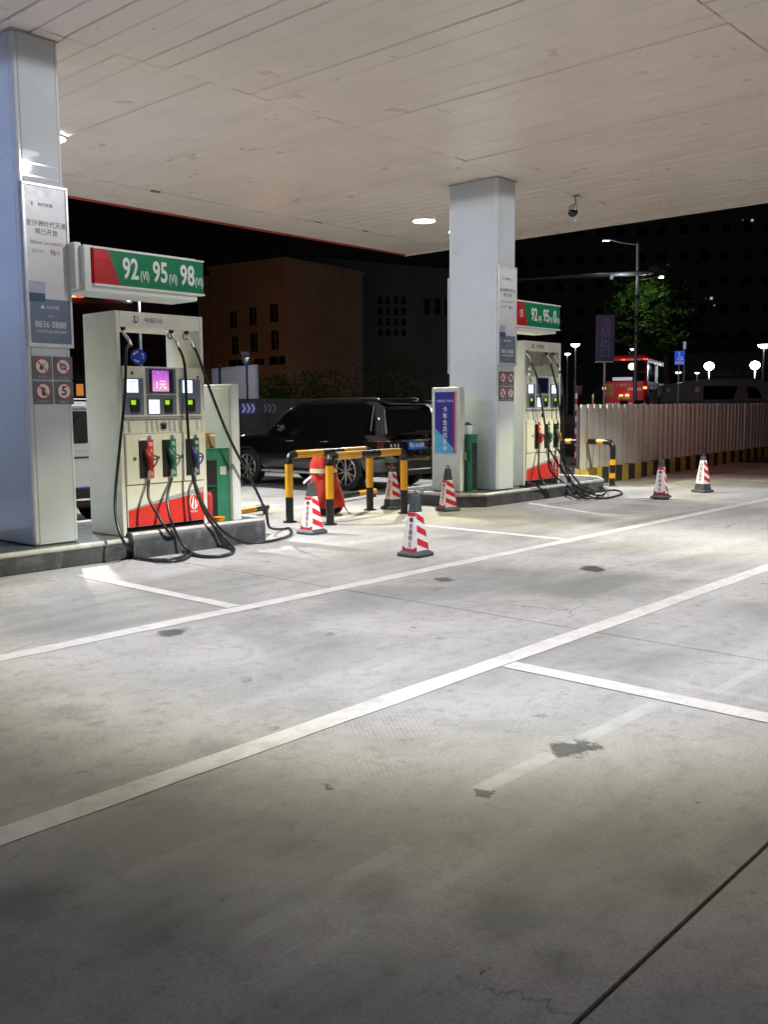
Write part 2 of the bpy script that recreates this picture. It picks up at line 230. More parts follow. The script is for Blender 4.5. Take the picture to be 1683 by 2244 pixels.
# ------------------------------------------------------------------ mesh helpers
class MB:
    def __init__(s): s.v = []; s.f = []; s.mi = []; s.cur = 0
    def q(s, *pts):
        k = len(s.v); s.v += [tuple(p) for p in pts]; s.f.append(tuple(range(k, k + len(pts)))); s.mi.append(s.cur); return s
    def box(s, x0, x1, y0, y1, z0, z1):
        k = len(s.v)
        s.v += [(x0, y0, z0), (x1, y0, z0), (x1, y1, z0), (x0, y1, z0), (x0, y0, z1), (x1, y0, z1), (x1, y1, z1), (x0, y1, z1)]
        for f in ((0, 3, 2, 1), (4, 5, 6, 7), (0, 1, 5, 4), (1, 2, 6, 5), (2, 3, 7, 6), (3, 0, 4, 7)): s.f.append(tuple(k + i for i in f)); s.mi.append(s.cur)
        return s
    def prism(s, poly, z0, z1):                     # poly in xy, counter-clockwise
        k = len(s.v); n = len(poly)
        s.v += [(x, y, z0) for x, y in poly] + [(x, y, z1) for x, y in poly]
        s.f.append(tuple(k + i for i in reversed(range(n)))); s.f.append(tuple(k + n + i for i in range(n))); s.mi += [s.cur]*2
        for i in range(n): j = (i + 1) % n; s.f.append((k + i, k + j, k + n + j, k + n + i)); s.mi.append(s.cur)
        return s
    def prism_y(s, poly, y0, y1):                   # poly in xz seen from the front (-y), counter-clockwise
        k = len(s.v); n = len(poly)
        s.v += [(x, y0, z) for x, z in poly] + [(x, y1, z) for x, z in poly]
        s.f.append(tuple(k + i for i in range(n))); s.f.append(tuple(k + n + i for i in reversed(range(n)))); s.mi += [s.cur]*2
        for i in range(n): j = (i + 1) % n; s.f.append((k + j, k + i, k + n + i, k + n + j)); s.mi.append(s.cur)
        return s
    def frustum(s, a, z0, b, z1, seg=4, rot=math.pi/4, cx=0, cy=0):
        k = len(s.v)
        for rr, z in ((a, z0), (b, z1)):
            for i in range(seg):
                t = rot + 2*math.pi*i/seg; s.v.append((cx + rr*math.cos(t), cy + rr*math.sin(t), z))
        s.f.append(tuple(k + i for i in reversed(range(seg)))); s.f.append(tuple(k + seg + i for i in range(seg))); s.mi += [s.cur]*2
        for i in range(seg): j = (i + 1) % seg; s.f.append((k + i, k + j, k + seg + j, k + seg + i)); s.mi.append(s.cur)
        return s
    def tube(s, pts, r, seg=8, cap=True, closed=False):
        pts = [Vector(p) for p in pts]; n = len(pts); k = len(s.v); up = None
        rs = r if isinstance(r, (list, tuple)) else [r]*n
        for i, p in enumerate(pts):
            if closed: t = pts[(i + 1) % n] - pts[i - 1]
            else: t = pts[min(i + 1, n - 1)] - pts[max(i - 1, 0)]
            t = t.normalized() if t.length > 1e-9 else Vector((0, 0, 1))
            if up is None: up = Vector((0, 0, 1)) if abs(t.z) < .9 else Vector((1, 0, 0))
            a = up - t*up.dot(t)
            if a.length < 1e-4: a = Vector((0, 1, 0)) - t*t.y
            a.normalize(); b = t.cross(a); up = a
            for j in range(seg):
                th = 2*math.pi*j/seg; s.v.append(tuple(p + (a*math.cos(th) + b*math.sin(th))*rs[i]))
        for i in range(n if closed else n - 1):
            i2 = (i + 1) % n
            for j in range(seg):
                j2 = (j + 1) % seg; s.f.append((k + i*seg + j, k + i*seg + j2, k + i2*seg + j2, k + i2*seg + j)); s.mi.append(s.cur)
        if cap and not closed:
            s.f.append(tuple(k + j for j in reversed(range(seg)))); s.f.append(tuple(k + (n - 1)*seg + j for j in range(seg))); s.mi += [s.cur]*2
        return s
    def loft(s, rings, cap=True):
        k = len(s.v); n = len(rings[0])
        for rg in rings: s.v += [tuple(p) for p in rg]
        for i in range(len(rings) - 1):
            for j in range(n):
                j2 = (j + 1) % n; s.f.append((k + i*n + j, k + i*n + j2, k + (i + 1)*n + j2, k + (i + 1)*n + j)); s.mi.append(s.cur)
        if cap:
            s.f.append(tuple(k + j for j in reversed(range(n)))); s.f.append(tuple(k + (len(rings) - 1)*n + j for j in range(n))); s.mi += [s.cur]*2
        return s
    def disc(s, c, r, axis='y', seg=24, depth=.004):
        cx, cy, cz = c
        ax = {'y': Vector((0, -1, 0)), 'x': Vector((-1, 0, 0)), 'z': Vector((0, 0, 1))}[axis]
        p = Vector(c); return s.tube([p, p + ax*depth], r, seg)
    def mesh(s, name, mats, smooth=None):
        me = bpy.data.meshes.new(name); me.from_pydata(s.v, [], s.f)
        for m in (mats if isinstance(mats, (list, tuple)) else [mats]): me.materials.append(M[m] if isinstance(m, str) else m)
        if any(s.mi): me.polygons.foreach_set('material_index', s.mi)
        bm = bmesh.new(); bm.from_mesh(me); bmesh.ops.recalc_face_normals(bm, faces=bm.faces); bm.to_mesh(me); bm.free()
        if smooth is not None: me.shade_smooth(); me.set_sharp_from_angle(angle=R(smooth))
        return me
    def build(s, name, mats, parent=None, smooth=None, bevel=0, loc=None, rot=None, seg=2):
        o = bpy.data.objects.new(name, s.mesh(name, mats, smooth)); COL.objects.link(o)
        if parent: o.parent = parent
        if loc: o.location = loc
        if rot: o.rotation_euler = rot
        if bevel:
            md = o.modifiers.new('edge', 'BEVEL'); md.width = bevel; md.segments = seg; md.limit_method = 'ANGLE'; md.angle_limit = R(40)
        return o
def bx(*a): return MB().box(*a)
def smooth_pts(P, k=6, closed=False):
    P = [Vector(p) for p in P]; out = []; n = len(P)
    for i in range(n if closed else n - 1):
        g = (lambda j: P[j % n]) if closed else (lambda j: P[max(0, min(n - 1, j))])
        p0, p1, p2, p3 = g(i - 1), g(i), g(i + 1), g(i + 2)
        for t in range(k):
            u = t/k
            out.append(.5*((2*p1) + (p2 - p0)*u + (2*p0 - 5*p1 + 4*p2 - p3)*u*u + (3*p1 - p0 - 3*p2 + p3)*u**3))
    if not closed: out.append(P[-1])
    return out
def thing(name, label, cat, loc=(0, 0, 0), rz=0, group=None):
    o = bpy.data.objects.new(name, None); COL.objects.link(o); o.location = loc; o.rotation_euler = (0, 0, rz); o.empty_display_size = .2
    o['label'] = label; o['category'] = cat
    if group: o['group'] = group
    return o
def tag(o, label, cat, group=None):
    o['label'] = label; o['category'] = cat
    if group: o['group'] = group
    return o
def struct(o): o['kind'] = 'structure'; return o
def part(o, p, label=None):
    o.parent = p
    if label: o['label'] = label
    return o
def text(s, size, mat, parent, loc, rot=(R(90), 0, 0), xs=1.0, bold=0, name='lettering', align='CENTER', spacing=1, line=1):
    c = bpy.data.curves.new(name, 'FONT'); c.body = s; c.size = size; c.align_x = align; c.align_y = 'CENTER'
    c.extrude = .0006; c.offset = bold; c.space_character = spacing; c.space_line = line; c.materials.append(M[mat]); c.resolution_u = 3
    o = bpy.data.objects.new(name, c); COL.objects.link(o); o.parent = parent; o.location = loc; o.rotation_euler = rot; o.scale = (xs, 1, 1)
    return o
def dup(root, loc, rz, label=None, group=None):
    def cp(o, par):
        c = o.copy(); COL.objects.link(c); c.parent = par
        for k in list(o.children): cp(k, c)
        return c
    r = cp(root, None); r.location = loc; r.rotation_euler = (0, 0, rz)
    if label: r['label'] = label
    if group: r['group'] = group
    return r

# ================================================================== SETTING
g = MB(); g.q((-400, -400, -.012), (400, -400, -.012), (400, 400, -.012), (-400, 400, -.012))
ground = struct(g.build('ground', 'asphalt'))
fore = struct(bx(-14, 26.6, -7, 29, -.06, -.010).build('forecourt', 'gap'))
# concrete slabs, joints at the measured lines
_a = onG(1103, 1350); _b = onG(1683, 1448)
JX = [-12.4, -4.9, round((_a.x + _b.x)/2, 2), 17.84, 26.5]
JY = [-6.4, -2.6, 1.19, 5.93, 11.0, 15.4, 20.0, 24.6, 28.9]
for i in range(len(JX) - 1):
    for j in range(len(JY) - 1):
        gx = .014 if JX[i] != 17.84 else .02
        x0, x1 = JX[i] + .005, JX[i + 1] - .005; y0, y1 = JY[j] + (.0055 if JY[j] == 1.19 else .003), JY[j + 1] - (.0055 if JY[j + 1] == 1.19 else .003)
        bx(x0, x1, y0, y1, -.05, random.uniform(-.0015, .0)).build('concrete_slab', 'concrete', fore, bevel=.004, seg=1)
def sheet(name, poly, mat='line', z=.004, par=None):
    m = MB(); m.prism(poly, z - .0035, z - .0025); return m.build(name, mat, par)
lines = struct(bpy.data.objects.new('lane_markings', None)); COL.objects.link(lines)
def ragged(x0, x1, y0, y1):                         # a painted line with slightly uneven edges
    P = []; n = max(3, int((x1 - x0 + y1 - y0)/.35))
    if x1 - x0 > y1 - y0:
        P += [(x0 + (x1 - x0)*i/n, y0 + random.uniform(-.006, .006)) for i in range(n + 1)]; P += [(x1 - (x1 - x0)*i/n, y1 + random.uniform(-.006, .006)) for i in range(n + 1)]
    else:
        P += [(x1 + random.uniform(-.006, .006), y0 + (y1 - y0)*i/n) for i in range(n + 1)]; P += [(x0 + random.uniform(-.006, .006), y1 - (y1 - y0)*i/n) for i in range(n + 1)]
    return P
sheet('lane_line', ragged(-12, 24.5, 5.845, 6.0), par=lines); sheet('lane_line', ragged(-12, 24.5, 3.32, 3.475), par=lines)
for cx in (-5.35, -.25, 4.84, 9.94, 15.08, 20.2):
    sheet('bay_line', ragged(cx - .065, cx + .065, 6.008, 8.35), z=.005, par=lines)
    if cx > 4 or cx < 0: sheet('bay_line', ragged(cx - .075, cx + .075, .9, 3.312), z=.005, par=lines)
# ramp and raised road beyond the wall, far ground
road = struct(MB().prism([(31, 13.5), (220, 13.5), (220, 220), (31, 220)], -.01, .90).build('raised_road', 'asphalt', bevel=0))

# ------------------------------------------------------------------ canopy
ZC = 5.30
can = thing('canopy', 'flat filling station roof with long white ceiling boards and red edge', 'canopy', (0, 0, ZC))
XE, YE = 18.05, 15.45
core = bx(-6, XE - .02, -2.4, YE - .02, .06, 1.1).build('roof_slab', 'walljoint', can)
bw = .3025; x0 = 4.706 - 23*bw
bm_long = MB().box(0, bw - .012, .004, 5.022, 0, .05).mesh('ceiling_board', 'board')
for i in range(66):
    xx = x0 + i*bw
    if xx + bw > 17.75: break
    for yj in (-1.04, 3.99, 9.02):
        o = bpy.data.objects.new('ceiling_board', bm_long); COL.objects.link(o); o.parent = can
        o.location = (xx, yj, random.uniform(0, .004)); o.rotation_euler = (random.uniform(-.0012, .0012), random.uniform(-.03, .03), random.uniform(-.0004, .0004))
        md = o.modifiers.new('edge', 'BEVEL'); md.width = .009; md.segments = 1
xend = x0 + i*bw
bx(-6, XE - .08, -2.4, -1.05, -.006, .05).build('soffit_panel', 'soffit', can, bevel=.003, seg=1)
for k, yj in enumerate((-1.04, 1.66, 4.36, 7.06, 9.76, 12.46)):
    bx(xend, XE - .08, yj, min(yj + 2.69, 14.05), -.004, .05).build('soffit_panel', 'soffit', can, bevel=.003, seg=1)
for k in range(7):
    xa = -6 + k*3.4; xb = min(xa + 3.39, XE - .08)
    if k == 6: xb = XE - .08
    bx(xa, xb, 14.056 if xb < xend else 14.056, YE - .08, -.006, .05).build('soffit_panel', 'soffit', can, bevel=.003, seg=1) if xa < xb else None
bx(-6, XE - .079, YE - .079, YE, -.03, 1.15).build('red_edge_board', 'red_fascia', can, bevel=.006)
bx(XE - .079, XE, -2.4, YE, -.035, .10).build('edge_trim', 'soffit', can, bevel=.006)
bx(XE - .06, XE + .06, -2.4, YE + .02, .101, 1.16).build('end_fascia', 'brown_fascia', can, bevel=.006)
# unseen red glow box on the roof end, added to redden the sheet wall
lb = thing('red_fill_box', 'unseen red glowing box added on the roof end to redden the sheet wall', 'fill light', (XE + .061, 8.5, ZC + .16))
bx(0, .10, -.85, .85, 0, .75).build('housing', 'brown_fascia', lb, bevel=.01)
bx(.101, .125, -.78, .78, .06, .69).build('diffuser', 'red_fill_light', lb)
# damaged board ends and bolts on the border seam
for (px, py) in ((343, 421), (700, 487), (803, 506), (345, 419)):
    q = onG(px, py, ZC)
    bx(q.x - .13, q.x + .05, q.y - .02, q.y + .012, -.012 , -.001).build('loose_clip', 'rust', can, loc=(0, 0, 0), rot=(0, 0, 0))

# canopy lamps: recessed round downlights with a batwing beam
LSIGN = -1.0
def lamp_profile(light, power, sh=0.0):
    light.energy = power; light.use_nodes = True; n = light.node_tree.nodes; l = light.node_tree.links; e = n['Emission']
    g = n.new('ShaderNodeNewGeometry'); s = n.new('ShaderNodeSeparateXYZ'); l.new(g.outputs['Incoming'], s.inputs[0])
    a = math_(n, l, 'MAXIMUM', math_(n, l, 'MULTIPLY', s.outputs['Z'], LSIGN), 0.0)
    r = n.new('ShaderNodeValToRGB'); l.new(a, r.inputs[0]); r.color_ramp.interpolation = 'EASE'
    el = r.color_ramp.elements; el[0].position = 0; el[0].color = (.0,)*3 + (1,); el[1].position = 1; el[1].color = (.34,)*3 + (1,)
    for p, v in ((.03, .11), (.30, .13), (.50, .055), (.62, .032), (.69, .24), (.77, .88), (.83, .80), (.92, .56)):
        k = el.new(p - (sh if .6 < p < .8 else 0)); k.color = (v, v, v, 1)
    t = n.new('ShaderNodeValToRGB'); l.new(a, t.inputs[0]); te = t.color_ramp.elements    # the lens tints the rim of the beam olive
    te[0].position = .58; te[0].color = (1, 1, 1, 1); te[1].position = .80; te[1].color = (1, 1, 1, 1); k = te.new(.69); k.color = (1, .94, .60, 1); k = te.new(.74); k.color = (1, .97, .80, 1)
    l.new(t.outputs[0], e.inputs['Color'])
    l.new(r.outputs[0], e.inputs['Strength']) 
LAMPS = [(7.05, 5.05), (15.3, 5.2), (6.93, 12.3), (14.95, 12.32), (-.9, 12.3)]  # last one is unseen, added to light the nearer column's side blue
LW = ['over the middle of the painted lanes', 'over the far end of the lanes', 'behind the nearer column', 'left of the farther column, above the black car', 'out of view, added to cast blue on the nearer column']
for i, (lx, ly) in enumerate(LAMPS):
    t = thing('canopy_light', 'round white recessed ceiling light ' + LW[i], 'ceiling light', (lx, ly, ZC - .012), 0, 'round lights in the station ceiling')
    MB().tube([(0, 0, -.028), (0, 0, .01)], .215, 32).build('diffuser', 'lamp', t, smooth=40)
    rg = MB(); rg.tube([(.235*math.cos(a), .235*math.sin(a), -.008) for a in [2*math.pi*k/32 for k in range(32)]], .02, 8, closed=True)
    rg.build('trim_ring', 'signwhite', t, smooth=60)
    ld = bpy.data.lights.new('canopy_light_source', 'POINT'); ld.shadow_soft_size = .055; ld.color = (.96, .975, 1.0) if i < 4 else (.42, .56, 1.0)
    lamp_profile(ld, (3250, 2150, 3150, 3150, 6500)[i], .075 if i in (1, 3) else 0)
    lo = bpy.data.objects.new('light_source', ld); COL.objects.link(lo); lo.parent = t; lo.location = (0, 0, -.20)
# dome camera under the ceiling
q = onG(1262, 428, ZC)
t = thing('security_camera', 'grey dome camera hanging from the ceiling by a thin rod', 'security camera', (q.x, q.y, ZC - .002))
MB().box(-.06, .06, -.06, .06, -.012, 0).build('mount_plate', 'steel', t, bevel=.004)
MB().tube([(0, 0, -.01), (0, 0, -.20), (0, .01, -.40)], .011, 8).build('rod', 'polegrey', t, smooth=50)
MB().tube([(.01, 0, -.02), (.03, -.01, -.18), (.02, .0, -.33), (-.02, -.01, -.45), (-.09, -.02, -.46)], .009, 8).build('cable', 'signwhite', t, smooth=50)
MB().tube([(-.09, 0, -.18), (-.09, 0, -.20), (-.09, 0, -.27)], [.055, .085, .09], 20).build('housing', 'steel', t, smooth=50)
prof = [(.09, -.27), (.088, -.31), (.07, -.35), (.04, -.375), (.005, -.385)]
MB().tube([(-.09, 0, z) for r, z in prof], [r for r, z in prof], 20).build('dome', 'glass', t, smooth=60)
MB().tube([(-.01, 0, -.20), (-.09, 0, -.18)], .015, 8).build('bracket', 'polegrey', t)

# ------------------------------------------------------------------ fuel islands
def island(loc_poly, label, gpoly=None):
    cx = sum(p[0] for p in loc_poly)/len(loc_poly); cy = sum(p[1] for p in loc_poly)/len(loc_poly)
    t = thing('fuel_island', label, 'kerbed island', (cx, cy, 0), 0, 'raised islands carrying the fuel dispensers')
    P = [(x - cx, y - cy) for x, y in loc_poly]
    MB().prism(P, 0, .195).build('kerb_body', 'kerb', t, bevel=.012)
    sh = [(x*(1 - .012), y*(1 - .03)) for x, y in P]
    MB().prism(sh, .196, .212).build('tile_deck', 'tile', t)
    MB().tube([(x*.9985, y*.985, .198) for x, y in P], .030, 10, closed=True).build('steel_edge', 'kedge', t, smooth=50)
    return t, cx, cy
isl1 = island([(-6, 8.86), (7.45, 8.86), (8.0, 9.35), (8.0, 10.3), (7.45, 10.78), (-6, 10.78)], 'dark stone island with steel edge under the nearer dispenser and column')
isl2 = island([(12.08, 9.25), (12.42, 8.95), (16.2, 8.95), (16.85, 9.45), (16.85, 10.3), (16.2, 10.78), (12.42, 10.78), (12.08, 10.45)], 'dark stone island with steel edge under the farther dispenser and column')
# raised bumper kerb in front of the nearer dispenser
t = thing('bumper_kerb', 'rounded thick kerb in front of the nearer fuel dispenser', 'kerb', (6.65, 8.84, 0))
rr = MB(); prof = [(-.07, 0), (-.075, .20), (-.055, .255), (-.01, .282), (.04, .285), (.075, .26), (.08, .2)]
L0, L1 = -.93, .93
rr.loft([[(L0, y, z) for y, z in prof], [(L1, y, z) for y, z in prof]]); rr.build('kerb_stone', 'kerb', t, smooth=50)
MB().tube([(L0 + .004, -.03, .262), (L1 - .004, -.03, .262)], .026, 12).build('round_edge', 'kedge', t, smooth=50)

# ------------------------------------------------------------------ columns
def column(x0, x1, y0, y1, label, seams):
    cx, cy = (x0 + x1)/2, (y0 + y1)/2; hw, hd = (x1 - x0)/2, (y1 - y0)/2
    t = thing('column', label, 'column', (cx, cy, .2125), 0, 'clad columns holding up the roof')
    H = ZC - .2125
    bx(-hw, hw, -hd, hd, 0, H - .003).build('corner_trim', 'cladtrim', t, bevel=.035, seg=5)
    z = [0] + [s - .2125 for s in seams] + [H - .01]
    for a, b in zip(z[:-1], z[1:]):
        bx(-hw + .058, hw - .046, -hd - .004, -hd + .002, a + .012, b - .006).build('front_panel', 'clad', t, bevel=.003, seg=1)
        bx(-hw + .046, hw - .046, hd - .002, hd + .004, a + .012, b - .006).build('rear_panel', 'clad', t, bevel=.003, seg=1)
    z = [0, 4.12 - .2125, H - .01]
    for a, b in zip(z[:-1], z[1:]):
        bx(-hw - .004, -hw + .002, -hd + .06, hd - .06, a + .012, b - .004).build('side_panel', 'clad', t, bevel=.003, seg=1)
        bx(hw - .002, hw + .004, -hd + .06, hd - .06, a + .012, b - .004).build('side_panel', 'clad', t, bevel=.003, seg=1)
    for sx in (-hw + .053, hw - .041):
        bx(sx - .003, sx + .003, -hd - .003, -hd + .002, .01, H - .01).build('panel_seam', 'cladseam', t)
    cr = MB(); cr.box(-hw - .01, hw + .01, -hd - .01, hd + .01, H - .012, H - .002); cr.build('top_collar', 'cladseam', t)
    return t
C1 = (4.80, 5.30, 9.15, 10.15); C2 = (13.02, 13.55, 9.19, 10.19)
col1 = column(*C1, 'pale clad column at left carrying a grey advertising poster', [1.50, 3.93, 4.05])
col2 = column(*C2, 'pale clad column right of the blue truck member poster', [1.40, 2.25, 4.02])

def poster(xc, y, zb, w, h, label, rz=0, detail=True):
    t = thing('poster_board', label, 'poster', (xc, y, zb), rz, 'framed posters on the columns')
    hw = w/2
    bx(-hw, hw, -.012, 0, 0, h).build('sheet', 'poster', t)
    for a in ((-hw - .012, -hw + .016, -.022, .0, .0, h), (hw - .016, hw + .012, -.022, .0, .0, h)): bx(*a).build('frame_side', 'alu', t, bevel=.005)
    for a in ((-hw - .012, hw + .012, -.023, .0, h, h + .03), (-hw - .012, hw + .012, -.023, .0, -.03, 0)): bx(*a).build('frame_rail', 'alu', t, bevel=.005)
    if not detail: return t
    y1 = -.0125
    bx(-hw + .017, hw - .017, -.0135, -.012, .01, h*.29).build('blue_field', 'posterblue', t)
    bx(-hw + .017, -hw + .20, -.014, -.012, h*.292, h*.40).build('picture', 'postermid', t)
    bx(-hw + .017, -hw + .19, -.0155, -.0136, h*.27, h*.325).build('picture', 'posterdk', t)
    text('时代天境', .042, 'ink', t, (-.0, y1 - .002, h*.885), xs=.95); text('H', .06, 'ink', t, (-.14, y1 - .002, h*.885), xs=.5); text('┐', .05, 'ink', t, (.14, y1 - .002, h*.885), xs=.5)
    text('金沙洲时代天境', .066, 'ink', t, (0, y1 - .002, h*.765), xs=.95); text('现已开放', .066, 'ink', t, (0, y1 - .002, h*.715), xs=.95)
    text('建面约88-120㎡ 智慧住宅', .038, 'inklt', t, (0, y1 - .002, h*.645), xs=.85); text('首付约         万起', .042, 'inklt', t, (-.01, y1 - .002, h*.59), xs=1)
    text('96', .085, 'inkred', t, (.06, y1 - .002, h*.59), xs=.7)
    text('▲', .05, 'inkwhite', t, (-.08, -.0155, h*.238)); text('时代中国', .036, 'inkwhite', t, (.03, -.0155, h*.236)); text('VIP TEL', .022, 'inkwhite', t, (0, -.0155, h*.18))
    text('8836 0888', .092, 'inkwhite', t, (0, -.0155, h*.125), xs=.88); text('广州时代·金沙洲大道旁', .034, 'inkwhite', t, (0, -.0155, h*.08)); text('时代控股集团有限公司', .018, 'postermid', t, (0, -.0155, h*.045))
    return t
poster((C1[0] + C1[1])/2 + .025, C1[2] - .0045, 2.275, .475, 1.56, 'framed grey housing poster on the nearer column')
poster((C2[0] + C2[1])/2 + .015, C2[2] - .0045, 2.32, .50, 1.55, 'framed grey housing poster on the farther column')
poster((C2[0] + C2[1])/2, C2[3] + .0045, 2.2, .50, 1.55, 'framed poster on the rear of the farther column seen edge on', rz=math.pi, detail=False)

def notice(x, y, z, w, h, kind, label):
    t = thing('notice_plate', label, 'warning sign', (x, y, z), 0, 'grey prohibition plates on the columns')
    bx(-w/2, w/2, -.008, 0, -h/2, h/2).build('plate', 'plate', t, bevel=.006)
    r = w*.355; cz = h*.07
    MB().disc((0, -.0082, cz), r, depth=.0012, seg=28).build('white_disc', 'pictwhite', t)
    MB().tube([(r*math.cos(a), -.0098, cz + r*math.sin(a)) for a in [2*math.pi*k/28 for k in range(28)]], w*.03, 6, closed=True).build('red_ring', 'pictred', t)
    s = w*.2; y0 = -.0105; m = MB()
    if kind == 'fire':
        m.prism_y([(-s*.7, cz - s*.8), (0, cz - s*.9), (s*.2, cz), (-s*.1, cz + s*.6), (-s*.3, cz + s*.1), (-s*.55, cz + s*.3)], y0, -.0094); m.prism_y([(s*.1, cz - .1*s), (s*.3, cz), (s*.9, cz + s*.8), (s*.7, cz + s*.9)], y0, -.0094)
    elif kind == 'hand':
        m.tube([(s*.75*math.cos(a), -.0100, cz + s*.6*math.sin(a)) for a in [2*math.pi*k/20 for k in range(20)]], s*.16, 6, closed=True)
    elif kind == 'phone':
        m.box(-s*.45, s*.45, y0, -.0094, cz - s*1.1, cz + s*.75); m.box(-s*.42, -s*.2, y0, -.0094, cz + s*.75, cz + s*1.25)
    else:
        pass
    if kind != 'limit': m.build('pictogram', 'pictink', t)
    if kind in ('fire', 'phone', 'hand'):
        k = r*.72; b = MB(); b.prism_y([(-k, cz + k - .01), (-k + .008, cz + k + .004), (k, cz - k + .01), (k - .008, cz - k - .004)], -.0118, -.0106); b.build('red_bar', 'pictred', t)
    text({'fire': '禁止烟火', 'hand': '熄火加油', 'phone': '禁打手机', 'limit': '限速5公里'}[kind], h*.11, 'grey_bezel' if False else 'inklt', t, (0, -.0095, -h*.40))
    if kind == 'limit': text('5', r*1.7, 'pictink', t, (0, -.0105, cz), bold=.003)
for (cx, cw, tb, yy) in (((C1[0] + C1[1])/2 + .03, .215, 'nearer', C1[2]), ((C2[0] + C2[1])/2 + .005, .21, 'farther', C2[2])):
    hz = .235; gap = .008
    for kind, sx, sz, nm in (('fire', -1, 1, 'struck out match plate, upper left'), ('hand', 1, 1, 'struck out ring plate, upper right'),
                             ('phone', -1, -1, 'struck out phone plate, lower left'), ('limit', 1, -1, 'speed limit five plate, lower right')):
        zz = 1.905 + .005; xx = cx + sx*(cw/2 + gap)
        notice(xx, yy - .0045, (zz + (.03 if cx > 9 else 0)) + sz*(hz/2 + gap), cw, hz, kind, nm + ' of the four on the ' + tb + ' column')

# ------------------------------------------------------------------ traffic bits: cones
def cone(kind, loc, rz, label):
    t = thing('traffic_cone', label, 'traffic cone', loc, rz, 'red and white square traffic cones')
    b = MB(); b.prism([(-.155 + .03, -.155), (.155 - .03, -.155), (.155, -.155 + .03), (.155, .155 - .03), (.155 - .03, .155), (-.155 + .03, .155), (-.155, .155 - .03), (-.155, -.155 + .03)], 0, .025)
    b.frustum(.150*1.414, .0255, .112*1.414, .055); b.build('rubber_base', 'conebase', t, bevel=.005)
    H0, H1, A0, A1 = .055, .655, .106, .034
    hf = lambda z: A0 + (A1 - A0)*(z - H0)/(H1 - H0)
    zb, zt = (.155, .585) if kind == 'stop' else (.056, .475)
    if kind == 'black': zb, zt = .15, .575
    if kind == 'mixed': zb, zt = .075, .53
    if zb > .07: MB().frustum(hf(H0)*1.414, H0, hf(zb)*1.414, zb - .0005).build('lower_body', 'conebase', t, bevel=.006)
    MB().frustum(hf(zb)*1.414, zb, hf(zt)*1.414, zt).build('reflective_sleeve', 'conewhite', t, bevel=.006)
    MB().frustum(hf(zt)*1.414, zt + .0005, hf(H1)*1.414*1.05, H1).build('black_top', 'conebase', t, bevel=.008)
    MB().tube(smooth_pts([(-.022, 0, H1 - .005), (-.02, 0, H1 + .03), (0, 0, H1 + .045), (.02, 0, H1 + .03), (.022, 0, H1 - .005)], 4), .007, 8).build('carry_loop', 'conebase', t, smooth=50)
    s = MB(); sp = (zt - zb)
    for f in range(2):
        sg = -1 if f == 0 else 1
        P = lambda u, z: (-sg*hf(z)*u, sg*(hf(z) + .0015), z)
        for k in range(3):
            zc = zt - sp*(.16 + .325*k); dz = sp*.115
            zl, zr = zc + dz*.75, zc - dz*.75; th = sp*.085
            MB().q(P(-.96, zl - th), P(.98, max(zb + .002, zr - th)), P(.98, zr + th), P(-.96, min(zt - .002, zl + th))).build('red_stripe', 'conered', t)
    pass
    tilt = math.atan((A0 - A1)/(H1 - H0))
    txt = '禁止停车' if kind in ('stop', 'black') else '安德物业'
    for k, ch in enumerate(txt):
        z = zt - sp*(.36 + .155*k)
        text(ch, .062, 'ptext', t, (-hf(z) - .0035, 0, z), rot=(R(90) - tilt, 0, R(-90)), xs=.9)
    z = zt - sp*.19
    mk = MB(); ang = [2*math.pi*k/20 for k in range(20)]
    if kind in ('stop', 'black'): mk.tube([(-hf(z + .024*math.sin(a)) - .002, .024*math.cos(a), z + .024*math.sin(a)) for a in ang], .0035, 6, closed=True); mk.build('ring_mark', 'ink', t)
    else:
        mk.tube([(-hf(z) - .0005, 0, z), (-hf(z) - .005, 0, z)], .026, 20); mk.build('round_mark', 'ptext', t)
        e = MB(); P = lambda v, z: (-(hf(z) + .0016), v*hf(z), z)
        e.q(P(.98, zb + .002), P(-.98, zb + .002), P(-.98, zb + sp*.13), P(-.5, zb + sp*.07), P(.5, zb + sp*.07), P(.98, zb + sp*.13)); e.q(P(.98, zt - sp*.10), P(-.98, zt - sp*.10), P(-.98, zt - .002), P(.98, zt - .002)); e.build('red_border', 'conered', t)
    return t
def G3(px, py): q = onG(px, py); return (q.x + .10, q.y + .10, .0045)
cone('plain', G3(683, 1172), R(4), 'traffic cone in front of the two yellow hoops, white tag tied on top')
cone('stop', G3(862, 1117), R(-8), 'traffic cone with dark lower band between the yellow hoops and the black car')
cone('plain', G3(913, 1222), R(2), 'traffic cone standing alone in the lane, nearest of all cones')
cone('plain', G3(984, 1121), R(-22), 'traffic cone against the corner of the farther island')
cone('mixed', (G3(1455, 1096)[0], G3(1455, 1096)[1], .0265), R(12), 'traffic cone on a second loose base, left of the two by the wall')
cone('stop', G3(1547, 1080), R(-12), 'traffic cone with dark lower band, right of the two by the wall')
q = G3(1455, 1096)
tag(MB().prism([(.13*math.cos(a)*1.1, .13*math.sin(a)*1.1) for a in [2*math.pi*k/8 + .3 for k in range(8)]], 0, .021).build('loose_cone_base', 'conebase', loc=(q[0], q[1], .0045), bevel=.004), 'flat black rubber base lying under the cone by the wall', 'rubber base')
# white tag on first cone
q = G3(683, 1172)
tg = thing('paper_tag', 'white paper tag hanging from the loop of a traffic cone', 'tag', (q[0], q[1], .70))
MB().prism_y([(-.16, -.055), (-.03, .02), (-.025, .045), (-.04, .05), (-.165, -.02)], -.03, -.028).build('tag_sheet', 'signwhite', tg); MB().tube([(-.03, -.028, .035), (-.015, -.01, .015), (0, 0, -.005)], .003, 6).build('string', 'signwhite', tg)

